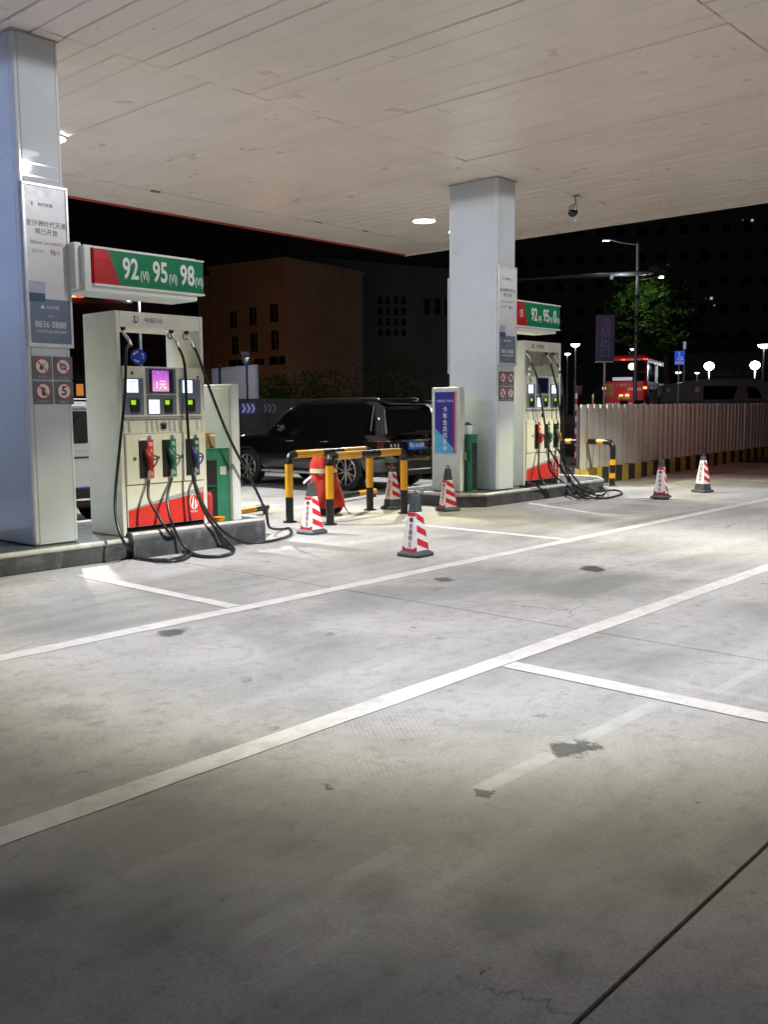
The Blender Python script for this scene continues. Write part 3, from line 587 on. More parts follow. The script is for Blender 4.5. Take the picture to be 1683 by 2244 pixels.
# ------------------------------------------------------------------ hoop barriers (yellow and black pipes)
def arc_pts(p0, corner, p1, r, k=6):
    p0, c, p1 = Vector(p0), Vector(corner), Vector(p1); a = (p0 - c).normalized(); b = (p1 - c).normalized()
    return [c + a*r*(1 - s)**2 + b*r*s**2 for s in [i/k for i in range(k + 1)]]
def hoop(pa, pb, h, r, label, bands_v, bands_h, group='yellow and black pipe barriers', name='hoop_barrier'):
    t = thing(name, label, 'barrier', (pa[0], pa[1], .0), math.atan2(pb[1] - pa[1], pb[0] - pa[0]), group)
    L = math.hypot(pb[0] - pa[0], pb[1] - pa[1]); er = .13
    for s, x in ((0, 0), (1, L)):
        z = .004
        for (z1, c) in bands_v:
            z1 = min(z1, h - er); MB().tube([(x, 0, z), (x, 0, z1 - .0005)], r, 20, cap=True).build('post_band', c, t, smooth=50); z = z1
        e = arc_pts((x, 0, 0), (x, 0, h), (L/2, 0, h), er, 8)
        MB().tube(e, r*1.02, 20).build('elbow', 'pblack', t, smooth=50)
        MB().tube([(x, 0, .0042), (x, 0, .016)], r*1.75, 20).build('foot_plate', 'pblack', t, smooth=40)
    x = er
    for f, c in bands_h:
        x1 = er + (L - 2*er)*f; MB().tube([(x, 0, h), (x1 - .0005, 0, h)], r, 20).build('rail_band', c, t, smooth=50); x = x1
    return t
HZ = [(.36, 'pblack'), (.86, 'yellow')]; HH = [(.36, 'yellow'), (.66, 'pblack'), (1, 'yellow')]
hoop((9.06, 9.95), (10.95, 10.15), .955, .056, 'yellow and black hoop barrier, the farther of the pair between the islands', HZ, HH)
hoop((9.22, 9.30), (10.93, 9.42), .945, .056, 'yellow and black hoop barrier, the nearer of the pair between the islands', HZ, HH)
# barrier beside the farther dispenser: short yellow rings on black pipe, runs away from the lane
t = thing('pipe_barrier', 'black pipe barrier with narrow yellow rings beside the farther dispenser', 'barrier', (17.16, 9.29, 0), R(90), 'yellow and black pipe barriers')
r = .056; hh = .885
segs = [(.004, .17, 'pblack'), (.17, .27, 'yellow'), (.27, .43, 'pblack'), (.43, .54, 'yellow'), (.54, .74, 'pblack')]
for a, b, c in segs: MB().tube([(0, 0, a), (0, 0, b - .0005)], r, 20).build('post_band', c, t, smooth=50)
MB().tube(arc_pts((0, 0, 0), (0, 0, hh), (2, 0, hh), .145, 8), r*1.03, 20).build('elbow', 'pblack', t, smooth=50)
x = .145
for dx, c in ((.05, 'pblack'), (.15, 'yellow'), (.20, 'pblack'), (.13, 'yellow'), (.26, 'pblack'), (.13, 'yellow'), (.26, 'pblack'), (.2, 'yellow'), (.3, 'pblack')):
    MB().tube([(x, 0, hh), (x + dx - .0005, 0, hh)], r, 20).build('rail_band', c, t, smooth=50); x += dx
MB().tube([(0, 0, .0042), (0, 0, .02)], .1, 20).build('foot_plate', 'steel', t, smooth=40); MB().tube([(x - .06, 0, .004), (x - .06, 0, hh - .06)], r, 20).build('rear_post', 'pblack', t, smooth=50)
MB().tube([(x - .06, 0, .0042), (x - .06, 0, .02)], .1, 20).build('foot_plate', 'steel', t, smooth=40)
# low wheel-stop pipes on the far side
def low_pipe(a, b, label, cols=('yellow', 'pblack', 'yellow')):
    t = thing('wheel_stop_pipe', label, 'wheel stop', (a.x, a.y, 0), math.atan2(b.y - a.y, b.x - a.x), 'low yellow and black wheel stop pipes')
    L = (b - a).length; n = len(cols)
    for k, c in enumerate(cols): MB().tube([(L*k/n, 0, .10), (L*(k + 1)/n - .0005, 0, .10)], .05, 16).build('pipe_band', c, t, smooth=50)
    for x in (.04, L - .04): MB().box(x - .03, x + .03, -.03, .03, .0, .07).build('foot', 'pblack', t)
low_pipe(onG(500, 1140), onG(585, 1125), 'low yellow pipe with black end behind the white cabinet', ('yellow', 'yellow', 'pblack'))
low_pipe(onG(700, 1108), onG(822, 1088), 'low black and yellow pipe on the ground behind the hoop barriers', ('yellow', 'pblack', 'yellow'))
low_pipe(onG(880, 1085), onG(965, 1076), 'low yellow pipe on the ground behind the farther island', ('pblack', 'yellow'))
low_pipe(onG(160, 1175), onG(215, 1166), 'low yellow pipe seen in the gap behind the nearer column', ('yellow', 'yellow'))

# ------------------------------------------------------------------ dispensers
M['nz_red'] = pm('nozzle_red', (.28, .02, .02), .4); M['nz_green'] = pm('nozzle_green', (.015, .12, .07), .4); M['nz_blue'] = pm('nozzle_blue', (.015, .035, .16), .4)
def dispenser(x, y, w, d, h, label, screen_on, closed, grades):
    t = thing('fuel_dispenser', label, 'fuel dispenser', (x, y, .2125), 0, 'cream fuel dispensers')
    fr = .05; k_ = h/2.455                            # side frame width, height scale
    bx(0, fr, 0, d, .0, h).build('side_pillar', 'cream', t, bevel=.012, seg=3)
    bx(w - .055, w, 0, d, .0, h).build('side_pillar', 'cream', t, bevel=.012, seg=3)
    bx(fr, w - .055, .002, d - .002, 2.285*k_, h - .002).build('header', 'cream', t, bevel=.006)
    z0, z1 = 1.31*k_, 1.865*k_
    bx(fr, w - .055, .03, d - .03, .09, z1 - .01).build('inner_cabinet', 'cream', t)
    bx(fr - .02, w - .065, .02, d - .02, .0, .09).build('plinth', 'dark', t)
    if closed:
        bx(fr + .10, w - .056, d*.55, d*.58, z1, 2.284*k_).build('back_sheet', 'cream', t); bx(fr + .001, fr + .10, d*.50, d*.53, z1, 2.284*k_).build('dark_slot', 'dark', t)
    else:
        bx(fr + .001, fr + .045, d*.30, d - .03, z1, 2.284*k_).build('dark_column', 'dark', t)
    xa, xb = fr + .005, w - .06; W = xb - xa
    bx(xa, xb, -.012, .031, z0, z1).build('console', 'cream2', t, bevel=.008)
    bx(xa + W*.28, xa + W*.66, -.022, -.0125, 1.565*k_, 1.85*k_).build('screen_bezel', 'grey_bezel', t, bevel=.006)
    bx(xa + W*.315, xa + W*.625, -.0235, -.0222, 1.58*k_, 1.835*k_).build('screen_border', 'dark', t)
    u0, u1 = (.355, .565) if screen_on else (.33, .61)
    bx(xa + W*u0, xa + W*u1, -.026, -.0237, 1.592*k_, 1.825*k_).build('advert_screen', 'advert' if screen_on else 'screen_off', t)
    if screen_on:
        o = text('1元', .105, 'glow_yel', t, (xa + W*.46, -.0272, 1.66*k_), bold=.001); o.data.materials[0] = em('screen_text', (1, .85, .55), 1.0)
        text('加油立减', .036, 'inkwhite', t, (xa + W*.46, -.0272, 1.79*k_))
    for k, (a, b, la, lb2, ca, cb2) in enumerate(((.005, .245, .040, .178, .075, .185), (.70, .985, .745, .875, .80, .90))):
        bx(xa + W*a, xa + W*b, -.020, -.0125, 1.335*k_, 1.735*k_).build('display_panel', 'grey_bezel', t, bevel=.004)
        bx(xa + W*la, xa + W*lb2, -.0225, -.0202, 1.578*k_, 1.722*k_).build('display', 'lit_lcd', t)
        for j, s in enumerate(('188.00', '25.31', '7.43')): text(s, .034, 'lcdink', t, (xa + W*(la + lb2)/2, -.0232, (1.69 - .04*j)*k_))
        bx(xa + W*ca, xa + W*cb2, -.045, -.0202, 1.36*k_, 1.51*k_).build('card_reader', 'dark', t, bevel=.01)
        bx(xa + W*ca - .005, xa + W*ca + .055, -.0475, -.0452, 1.445*k_, 1.495*k_).build('lit_key', 'lit_green', t)
    bx(xa + W*.28, xa + W*.66, -.020, -.0125, 1.335*k_, 1.553*k_).build('display_panel', 'grey_bezel', t, bevel=.004)
    bx(xa + W*.305, xa + W*.438, -.0225, -.0202, 1.345*k_, 1.50*k_).build('display', 'lit_lcd', t)
    for j, s in enumerate(('92.10', '12.36', '7.45')): text(s, .03, 'lcdink', t, (xa + W*.37, -.0232, (1.47 - .043*j)*k_))
    bx(xa + W*.50, xa + W*.60, -.045, -.0202, 1.355*k_, 1.51*k_).build('card_reader', 'dark', t, bevel=.01)
    bx(xa + W*.495, xa + W*.55, -.0475, -.0452, 1.445*k_, 1.495*k_).build('lit_key', 'lit_green', t)
    MB().disc((xa + W*.115, -.0125, 1.79*k_), .02, depth=.003).build('round_sticker', 'rust', t); MB().disc((xb - .045, -.0125, 1.76*k_), .012, depth=.012).build('lock', 'dark', t)
    bx(xa, xb, -.02, .03, z0 - .026, z0 - .004).build('ledge', 'grey_sw', t, bevel=.004)
    # vent band, nozzle panel
    zn0, zn1 = .565*k_, z0 - .03
    zv = 1.125*k_
    bx(xa, xb, -.002, .031, zv, zn1).build('vent_panel', 'cream', t, bevel=.004)
    for k, u in enumerate((.05, .27, .335, .40, .56, .625, .69, .93)):
        m = MB(); m.prism_y([(xa + W*u, zv + .02), (xa + W*u + .028, zv + .015), (xa + W*u + .018, zn1 - .015), (xa + W*u - .008, zn1 - .015)], -.0045, -.0023); m.build('vent', 'grey_sw', t)
    m = MB(); cz = (zv + zn1)/2; m.tube([(xa + W*.49 + .045*math.cos(a), -.005, cz + .048*math.sin(a)) for a in [2*math.pi*k/24 for k in range(24)]], .003, 6, closed=True)
    for a in (-.45, -.2, .05, .3, .55): m.prism_y([(xa + W*.49 - .012 + a*.03, cz - .03), (xa + W*.49 + .012 + a*.03, cz - .03), (xa + W*.49 + a*.07 + .004, cz + .035), (xa + W*.49 + a*.07 - .006, cz + .035)], -.006, -.0024)
    m.build('hand_mark', 'pictink', t)
    bx(xa, xb, -.028, .031, zn0, zv - .003).build('nozzle_panel', 'cream2', t, bevel=.012, seg=3)
    NP = []
    for k, (u, g_, colr, noz) in enumerate(grades):
        cx = xa + W*u; hw = .098; zt = 1.05*k_; zb_ = .635*k_
        bx(cx - hw, cx + .01, -.040, -.0285, zb_, zt).build('holster', 'dark', t, bevel=.008)
        bx(cx + .0105, cx + hw*.92, -.036, -.0285, zb_ - .005, zt + .01).build('grade_panel', colr, t, bevel=.003)
        text(g_, .058, 'inkwhite', t, (cx + .055, -.0372, zt - .045), xs=.75, bold=.001); text('号', .045, 'inkwhite', t, (cx + .058, -.0372, zt - .12), xs=.8); text('0', .06, 'inkwhite', t, (cx + .062, -.0372, zb_ + .04), xs=.6)
        MB().disc((cx + .045, -.0285, zt + .03), .022, depth=.008, seg=20).build('grade_badge', 'bluesign', t)
        text(g_, .024, 'inkwhite', t, (cx + .045, -.0372, zt + .03))
        bx(cx - hw + .01, cx - .01, -.034, -.0285, zt + .004, zt + .028).build('label_strip', 'signwhite', t)
        # nozzle: spout, body, guard, handle
        n = MB(); zc = (zt + zb_)/2 + .01
        body = smooth_pts([(cx - .025, -.055, zc + .10), (cx - .012, -.075, zc + .045), (cx + .005, -.095, zc - .01), (cx + .012, -.090, zc - .075), (cx + .0, -.075, zc - .14)], 4)
        n.tube(body, [.016 + .020*math.sin(math.pi*min(1, i/(len(body)*.7)))*(1 if i < len(body)*.7 else .0) for i in range(len(body))], 12)
        nz = n.build('nozzle', noz, t, smooth=60)
        gd = MB(); gd.tube(smooth_pts([(cx + .01, -.10, zc + .03), (cx + .075, -.105, zc + .02), (cx + .085, -.105, zc - .03), (cx + .05, -.1, zc - .085), (cx + .01, -.085, zc - .12)], 4), .010, 8); gd.tube([(cx + .02, -.1, zc - .005), (cx + .07, -.105, zc - .015)], .009, 8)
        gd.build('trigger_guard', noz if k != 1 else 'grey_bezel', nz, smooth=60)
        MB().tube([(cx - .002, -.076, zc - .135), (cx - .008, -.068, zc - .20), (cx - .006, -.066, zc - .245)], [.021, .018, .020], 12).build('hose_coupling', 'steel', t, smooth=50)
        NP.append(Vector((x + cx - .006, y - .066, .2125 + zc - .24)))
        MB().disc((cx - hw - .055, -.0285, zc - .0), .021, depth=.006, seg=20).build('green_button', 'signgreen', t)
    # lower panel: cream top, grey wave and red field
    zr0, zr1 = .095, zn0 - .008
    bx(xa, xb, -.016, .031, zr0, zr1).build('lower_panel', 'cream2', t, bevel=.006)
    HR = zr1 - zr0; n = 12
    top = [(xa + .008 + (W - .016)*i/n, zr0 + HR*(.43 + .42*(i/n)**.9)) for i in range(n + 1)]
    rd = MB(); rd.prism_y([(xa + .008, zr0 + .008), (xb - .008, zr0 + .008)] + list(reversed([(a, b - HR*.03 - HR*.11*(i/n)) for i, (a, b) in enumerate(top)])), -.0185, -.0162); rd.build('red_field', 'red', t)
    gw = MB()
    for i in range(n):
        (a, b), (c, e) = top[i], top[i + 1]; f = lambda j: HR*.03 + HR*.11*(j/n)
        gw.prism_y([(a, b - f(i)), (c, e - f(i + 1)), (c, e), (a, b)], -.0183, -.0162)
    gw.build('grey_wave', 'grey_sw', t)
    # round emblem with sun and mountain strokes
    ex, ez = xb - .155, zr0 + HR*.48; e = MB()
    e.tube([(ex + .058*math.cos(a), -.0195, ez + .085*math.sin(a)) for a in [math.pi*2*k/24 for k in range(24)]], .005, 6, closed=True)
    e.prism_y([(ex - .04, ez - .07), (ex - .012, ez - .07), (ex + .002, ez + .07), (ex - .015, ez + .05)], -.0205, -.0187); e.prism_y([(ex + .014, ez - .07), (ex + .04, ez - .07), (ex + .03, ez + .01), (ex + .012, ez + .04)], -.0205, -.0187)
    e.build('emblem', 'inkwhite', t)
    text('中国石化', .026, 'inkwhite', t, (ex, -.0192, ez - .115))
    # header print
    text('中国石化', .062, 'ink', t, (w*.42, -.0008, h - .088)); 
    e = MB(); ex, ez = w*.215, h - .085; e.tube([(ex + .036*math.cos(a), -.001, ez + .036*math.sin(a)) for a in [R(200) + R(300)*k/20 for k in range(21)]], .0035, 6); e.box(ex - .012, ex - .002, -.003, .001, ez - .02, ez + .04); e.box(ex - .012, ex + .022, -.003, .001, ez - .028, ez - .018); e.build('emblem', 'ink', t)
    # hose swivels under the header
    SW = []
    for k, u in enumerate((.06, .66, .86)):
        sx = fr + (w - .11)*u + .01; zz = 2.28*k_
        MB().tube([(sx, .05, zz + .004), (sx, .05, zz - .03)], [.03, .024], 14).build('swivel_mount', 'dark', t, smooth=50)
        MB().tube(smooth_pts([(sx, .05, zz - .03), (sx + .005, .035, zz - .07), (sx + .035, .0, zz - .13), (sx + .045, -.02, zz - .19)], 4), .019, 12).build('swivel_elbow', 'steel', t, smooth=50)
        if k: MB().tube([(sx - .035 + .03*math.cos(a), .03, zz - .06 + .035*math.sin(a)) for a in [2*math.pi*j/16 for j in range(16)]], .006, 6, closed=True).build('retaining_ring', 'dark', t, smooth=50)
        SW.append(Vector((x + sx + .045, y - .02, .2125 + zz - .19)))
    return t, SW, NP
GR1 = [(.246, '92', 'red', 'nz_red'), (.539, '95', 'signgreen', 'nz_green'), (.849, '98', 'dgreen', 'nz_blue')]
GR2 = [(.31, '92', 'red', 'nz_red'), (.605, '95', 'signgreen', 'nz_green'), (.885, '0', 'dgreen', 'kraft')]
D1, SW1, NP1 = dispenser(5.80, 9.08, 1.16, .66, 2.455, 'cream fuel dispenser with lit purple screen beside the nearer column', True, False, GR1)
D2, SW2, NP2 = dispenser(13.93, 9.25, 1.18, .70, 2.52, 'cream fuel dispenser with dark screen beside the farther column', False, True, GR2)

def hose(disp, pts, r=.0165, mat='black'):
    P = smooth_pts([Vector(p) - disp.location for p in pts], 7)
    return MB().tube(P, r, 10).build('hose', mat, disp, smooth=60)
y1 = 8.99
Yf = lambda px, py, Y: tuple(onY(px, py, Y))
Gf = lambda px, py, z=.022: tuple(onG(px, py, z))
hose(D1, [SW1[0], Yf(276, 770, 9.02), Yf(273, 860, 8.97), Yf(262, 975, 8.93), Yf(252, 1080, 8.84), Yf(254, 1140, 8.74), Yf(272, 1190, 8.64), Gf(300, 1218), Gf(350, 1230), Gf(400, 1226), Gf(418, 1212), Gf(404, 1198, .03), Yf(372, 1170, 8.72), Yf(345, 1128, 8.80), Yf(325, 1090, 8.9), NP1[0]])
hose(D1, [SW1[1], Yf(404, 800, 9.03), Yf(409, 900, 8.98), Yf(416, 1000, 8.93), Yf(428, 1070, 8.86), Yf(455, 1135, 8.74), Yf(492, 1180, 8.66), Gf(513, 1205), Gf(490, 1217), Gf(450, 1219), Gf(418, 1210, .03), Yf(395, 1186, 8.70), Yf(374, 1140, 8.78), Yf(366, 1090, 8.9), NP1[1]])
hose(D1, [Gf(345 + 62*math.cos(a), 1213 + 14*math.sin(a), .02) for a in [R(-150) + R(345)*k/14 for k in range(15)]])
hose(D1, [Gf(462 + 50*math.cos(a), 1208 + 12*math.sin(a), .02) for a in [R(170) + R(340)*k/14 for k in range(15)]])
hose(D1, [SW1[2], Yf(432, 775, 9.03), Yf(462, 860, 9.0), Yf(500, 955, 8.98), Yf(541, 1035, 8.98), Yf(566, 1085, 9.02), Yf(583, 1125, 9.08), Yf(590, 1155, 9.10), Gf(612, 1160, .03), Gf(634, 1158), Gf(636, 1172), Gf(600, 1184), Gf(540, 1190), Yf(490, 1165, 8.70), Yf(447, 1110, 8.84), Yf(428, 1060, 8.93), NP1[2]])
y2 = 9.12
hose(D2, [SW2[0], Yf(1178, 830, y2), Yf(1190, 900, y2 - .03), Yf(1202, 980, y2 - .06), Yf(1206, 1030, 9.05), Yf(1240, 1062, 8.95), Gf(1270, 1085), Gf(1320, 1092), Gf(1362, 1083), Gf(1350, 1074), Gf(1300, 1078, .05), Gf(1262, 1068, .09), Gf(1240, 1078, .05), Gf(1265, 1090, .05), Gf(1312, 1088, .05), Yf(1255, 1060, 8.98), NP2[1]])
hose(D2, [SW2[1], Yf(1222, 860, y2), Yf(1233, 950, y2 - .04), Yf(1240, 1020, 9.02), Yf(1253, 1055, 8.92), Gf(1275, 1075, .06), Gf(1318, 1086, .07), Gf(1325, 1072, .07), Gf(1285, 1062, .07), Gf(1262, 1075, .07), Gf(1290, 1086, .07), Yf(1247, 1030, 9.0), NP2[2]])
hose(D2, [SW2[2], Yf(1234, 850, y2), Yf(1235, 960, y2 - .02), Yf(1230, 1010, 9.08), Yf(1242, 1045, 8.95), Gf(1256, 1076, .04), Gf(1280, 1084, .1), Gf(1306, 1078, .1), Gf(1282, 1068, .1)])
hose(D2, [NP2[0], Yf(1181, 1030, 9.1), Yf(1190, 1055, 9.02), Yf(1200, 1078, 8.9), Gf(1205, 1090), Yf(1190, 1074, 8.93), Yf(1165, 1060, 8.97), tuple(onG(1140, 1054, .23)), tuple(onG(1132, 1060, .23)), tuple(onG(1150, 1066, .23)), tuple(onG(1176, 1062, .23))])
for (a, b) in (((1170, 870), (1180, 930)), ((1214, 870), (1222, 925))):
    MB().tube([Vector(Yf(*a, 9.2)) - D2.location, Vector(Yf(*b, 9.2)) - D2.location], .004, 6).build('cable', 'black', D2)
# banded hose covers (white reflective wraps) on the farther dispenser
for p in ((1226, 812), (1226, 826), (1161, 812), (1160, 824)): q = Vector(Yf(*p, 9.135)) - D2.location; MB().tube([q, q + Vector((.002, 0, .055))], .023, 10).build('reflective_wrap', 'signwhite', D2, smooth=50)

# ------------------------------------------------------------------ grade signs above the dispensers
def grade_sign(x0, x1, yf, z0, z1, label, num, txts, xarm, spq):
    t = thing('fuel_grade_sign', label, 'sign', (x0, yf, z0), 0, 'red and green fuel grade signs')
    W = x1 - x0; Hh = z1 - z0; dp = .55
    bx(-.10, W - .06, .03, dp - .03, -.085, Hh + .035).build('white_case', 'signwhite', t, bevel=.02, seg=3)
    bx(xarm - x0, -.08, .10, dp - .10, -.06, Hh + .06).build('bracket_arm', 'signwhite', t, bevel=.01)
    sp, sq = spq
    m = MB(); m.prism_y([(0, 0), (sq, 0), (sp, Hh), (0, Hh)], 0, .04); m.build('red_face', 'signred', t)
    m = MB(); m.prism_y([(sq, 0), (W, 0), (W, Hh), (sp, Hh)], 0, .04); m.build('green_face', 'signgreen', t)
    m = MB(); m.q((-.0005, .0, 0), (-.0005, .0, Hh), (-.17, .25, Hh), (-.17, .25, 0)); m.q((-.17, .25, 0), (-.17, .25, Hh), (-.0005, .5, Hh), (-.0005, .5, 0)); m.q((-.0005, 0, 0), (-.17, .25, 0), (-.0005, .5, 0)); m.q((-.0005, 0, Hh), (-.17, .25, Hh), (-.0005, .5, Hh)); m.build('red_end', 'signred', t)
    m = MB(); m.box(-.01, W + .01, -.012, .06, -.022, -.001); m.box(-.01, W + .01, -.012, .06, Hh + .001, Hh + .018); m.build('face_rail', 'signwhite', t, bevel=.004)
    if num: text(num, .175, 'signwhite', t, (.157, -.0012, Hh*.50), xs=.66, bold=.003)
    for (u, s) in txts: big = s[0] != '('; text(s, .30 if big else .13, 'signwhite', t, (u, -.0012, Hh*.50 if big else Hh*.36), xs=.66 if big else .58, bold=.007 if big else .002)
    return t
grade_sign(5.46, 6.85, 8.90, 2.905, 3.255, 'red and green grade sign reading 92 95 98 above the nearer dispenser', None,
           [(.435, '92'), (.61, '(VI)'), (.81, '95'), (.975, '(VI)'), (1.17, '98'), (1.33, '(VI)')], 5.302, (.165, .30))
grade_sign(13.66, 15.05, 9.25, 2.977, 3.374, 'red and green grade sign reading 15 92 95 0 above the farther dispenser', '15',
           [(.56, '92'), (.74, '(VI)'), (.94, '95'), (1.09, '(VI)'), (1.225, '0'), (1.33, '(VI)')], 13.56, (.224, .345))

# ------------------------------------------------------------------ cabinets, pylons
t = thing('cabinet_pylon', 'plain off-white upright cabinet beside the green cabinet at the nearer island end', 'cabinet', (7.36, 9.10, .2125))
bx(0, .13, 0, .56, 0, 1.69).build('case', 'offwhite', t, bevel=.012); bx(-.004, .0, .03, .53, .05, 1.64).build('side_sheet', 'offwhite', t, bevel=.003); bx(.02, .11, -.004, 0, .02, 1.66).build('edge_strip', 'cladtrim', t)
def green_cab(x0, x1, y0, y1, zt, label, hole):
    t = thing('green_cabinet', label, 'cabinet', (x0, y0, .2125), 0, 'green sheet metal cabinets on the islands')
    W, Dp, H = x1 - x0, y1 - y0, zt - .2125; a, b, c, d2 = hole
    bx(0, W, .015, Dp, 0, H).build('case', 'green', t, bevel=.006)
    for q in ((0, a, .0, .014, 0, H), (b, W, .0, .014, 0, H), (a, b, .0, .014, 0, c), (a, b, .0, .014, d2, H)):
        if q[1] - q[0] > .004 and q[5] - q[4] > .004: bx(*q).build('front_sheet', 'green', t)
    bx(a, b, .006, .0145, c, d2).build('dark_inset', 'dark', t); bx(a + .01, b - .01, -.02, .006, (c + d2)*.56, (c + d2)*.56 + .02).build('shelf_edge', 'dgreen', t)
    bx(-.006, W + .006, -.01, Dp + .006, H, H + .015).build('top_sheet', 'green', t, bevel=.003)
    return t
gc1 = green_cab(6.97, 7.35, 9.16, 9.72, 1.12, 'green metal cabinet with dark opening right of the nearer dispenser', (.02, .20, .05, .78))
bx(.25, .34, -.004, 0, .60, .70).build('small_label', 'inklt', gc1)
gc2 = green_cab(12.645, 12.80, 9.42, 9.98, 1.14, 'green metal cabinet between the blue poster stand and farther column', (.01, .145, .02, .80))  # its front is in shade, put in as a dark sheet
bx(-.05, -.001, .06, .2, .50, .66).build('pocket', 'green', gc2, bevel=.004); bx(-.056, -.0505, .08, .18, .52, .64).build('notice_card', 'kraft', gc2)
t = thing('bucket', 'small orange plastic bucket at the foot of the green cabinet', 'bucket', (7.12, 9.07, .2125))
MB().tube([(0, 0, 0), (0, 0, .01), (0, 0, .10)], [.045, .05, .07], 20).build('pail', 'bucket', t, smooth=50); MB().tube([(.068*math.cos(a), .068*math.sin(a), .10) for a in [2*math.pi*k/20 for k in range(20)]], .006, 6, closed=True).build('rim', 'bucket', t)
t = thing('red_can', 'red metal can standing between nearer dispenser and green cabinet', 'can', (6.995, 9.10, .2125))
MB().tube([(0, 0, 0), (0, 0, .37), (0, 0, .40), (0, 0, .415)], [.042, .042, .03, .015], 18).build('body', 'extred', t, smooth=50); MB().tube([(0, 0, .415), (0, 0, .44)], .012, 8).build('valve', 'dark', t)
t = thing('paper_box', 'brown card box on top of the nearer green cabinet', 'box', (7.17, 9.30, 1.1355)); bx(-.05, .06, -.05, .06, 0, .19).build('box', 'kraft', t, bevel=.004); bx(-.01, .055, -.052, -.05, .14, .17).build('label', 'signwhite', t)
t = thing('yellow_bottle', 'yellow bottle beside the card box on the green cabinet', 'bottle', (7.05, 9.28, 1.1355)); MB().tube([(0, 0, 0), (0, 0, .15), (0, 0, .19), (0, 0, .22)], [.04, .04, .02, .014], 16).build('body', 'kyellow', t, smooth=50); MB().tube([(0, 0, .22), (0, 0, .245)], .016, 10).build('cap', 'signwhite', t)
t = thing('lantern_box', 'small white box with black pointed lid on the farther green cabinet', 'box', (12.72, 9.56, 1.1555)); bx(-.06, .06, -.06, .06, 0, .15).build('box', 'signwhite', t, bevel=.004); MB().frustum(.09, .1505, .01, .20).build('pointed_lid', 'dark', t)
# poster stand at the left end of the farther island
t = thing('poster_stand', 'off-white upright stand with blue truck member poster on the farther island', 'poster stand', (12.48, 9.54, .2125))
bx(0, .14, 0, .59, 0, 1.715).build('case', 'offwhite', t, bevel=.012)
yy0, yy1, z0, z1 = .07, .515, .63, 1.64
bx(-.010, -.0005, yy0, yy1, z0, z1).build('poster_sheet', 'navy', t)
m = MB(); X_ = -.0115; m.q((X_, yy0 + .055, z0), (X_, yy0 + .055, z0 + .08), (X_, yy1, z0 + .42), (X_, yy1, z0)); m.build('light_blue_corner', 'skyblue', t)
m = MB(); m.box(-.013, -.0105, yy0, yy0 + .05, z0, z1); m.build('red_band', 'boardred', t)
for a in ((-.02, 0, yy0 - .012, yy0 + .004, z0 - .01, z1 + .01), (-.02, 0, yy1 - .004, yy1 + .012, z0 - .01, z1 + .01), (-.02, 0, yy0, yy1, z1, z1 + .014), (-.02, 0, yy0, yy1, z0 - .014, z0)): bx(*a).build('frame_bar', 'alu', t, bevel=.003)
for k, ch in enumerate('卡车会员招募中'): text(ch, .098, 'inkwhite', t, (-.0135, .30, z1 - .29 - .108*k), rot=(R(90), 0, R(-90)), bold=.001)
text('中国石化 广东石油', .042, 'inkwhite', t, (-.0125, .30, z1 - .15), rot=(R(90), 0, R(-90)))
MB().tube([(-.45, .45, .0), (-.45, .45, .06)], .03, 12).build('steel_stud', 'steel', t, smooth=50)

# fire extinguisher trolley under a red cover
q = onG(722, 1120)
t = thing('covered_trolley', 'wheeled extinguisher trolley under a red cover with pale reflective band', 'extinguisher trolley', (10.08, 10.22, 0))
rings = []
for z, rx, ry in ((.12, .31, .24), (.20, .295, .235), (.32, .27, .22), (.45, .235, .20), (.56, .215, .18), (.68, .19, .165), (.78, .18, .15), (.87, .16, .12), (.92, .09, .07)):
    ring = []
    for k in range(28):
        a = 2*math.pi*k/28; f = 1 + .10*math.sin(4*a + z*5) + .07*math.sin(9*a + 1.3 - z*6) + .03*math.sin(14*a + z*11) + random.uniform(-.02, .02)
        if z > .85: f = 1
        ring.append((rx*f*math.cos(a) - (z - .2)*.16, ry*f*math.sin(a), z + .012*math.sin(7*a)*(z < .2)))
    rings.append(ring)
MB().loft(rings).build('cover', 'cloth', t, smooth=70)
ring = lambda z, rr, s: [(rr[0]*s*math.cos(2*math.pi*k/28) - (z - .2)*.16, rr[1]*s*math.sin(2*math.pi*k/28), z) for k in range(28)]
MB().loft([ring(.645, (.222, .196), 1.0), ring(.71, (.215, .188), 1.0)], cap=False).build('reflective_band', 'hivis', t, smooth=70)
for s in (-1, 1): MB().tube([(.05 + s*.10, 0, .125), (.05 + s*.155, 0, .125)], .12, 24).build('wheel', 'tyre', t, smooth=50)
MB().tube([(-.2, 0, .004), (-.19, 0, .2)], .012, 8).build('stand_leg', 'dark', t); MB().tube(smooth_pts([(.2, -.1, .2), (.27, -.14, .06), (.25, -.2, .02), (.31, -.22, .012)], 5), .009, 8).build('hose', 'black', t, smooth=50)

# ------------------------------------------------------------------ corrugated wall with striped kerb
w0 = Vector((17.38, 9.80)); w1 = Vector((33.5, 11.0)); wd = (w1 - w0); WL = wd.length; wa = math.atan2(wd.y, wd.x)
wt = thing('panel_wall', 'low wall of upright sheet ribs right of the farther dispenser', 'wall', (w0.x, w0.y, 0), wa)
pitch = .30; n = int((WL - .3)/pitch)
rib = MB().prism([(0, .006), (.015, 0), (.215, .0), (.235, .012), (.245, .045), (.0, .045)], .0, 1.30).mesh('rib', 'wallp')
for i in range(n):
    o = bpy.data.objects.new('rib', rib); COL.objects.link(o); o.parent = wt; o.location = (.02 + i*pitch - .45, .10 + random.uniform(-.004, .004), .335); o.rotation_euler = (random.uniform(-.006, .006), random.uniform(-.004, .004), random.uniform(-.03, .03)); o.location.z += random.uniform(-.006, .006)
bx(-.47, WL, .152, .20, .335, 1.60).build('backing_sheet', 'walljoint', wt)
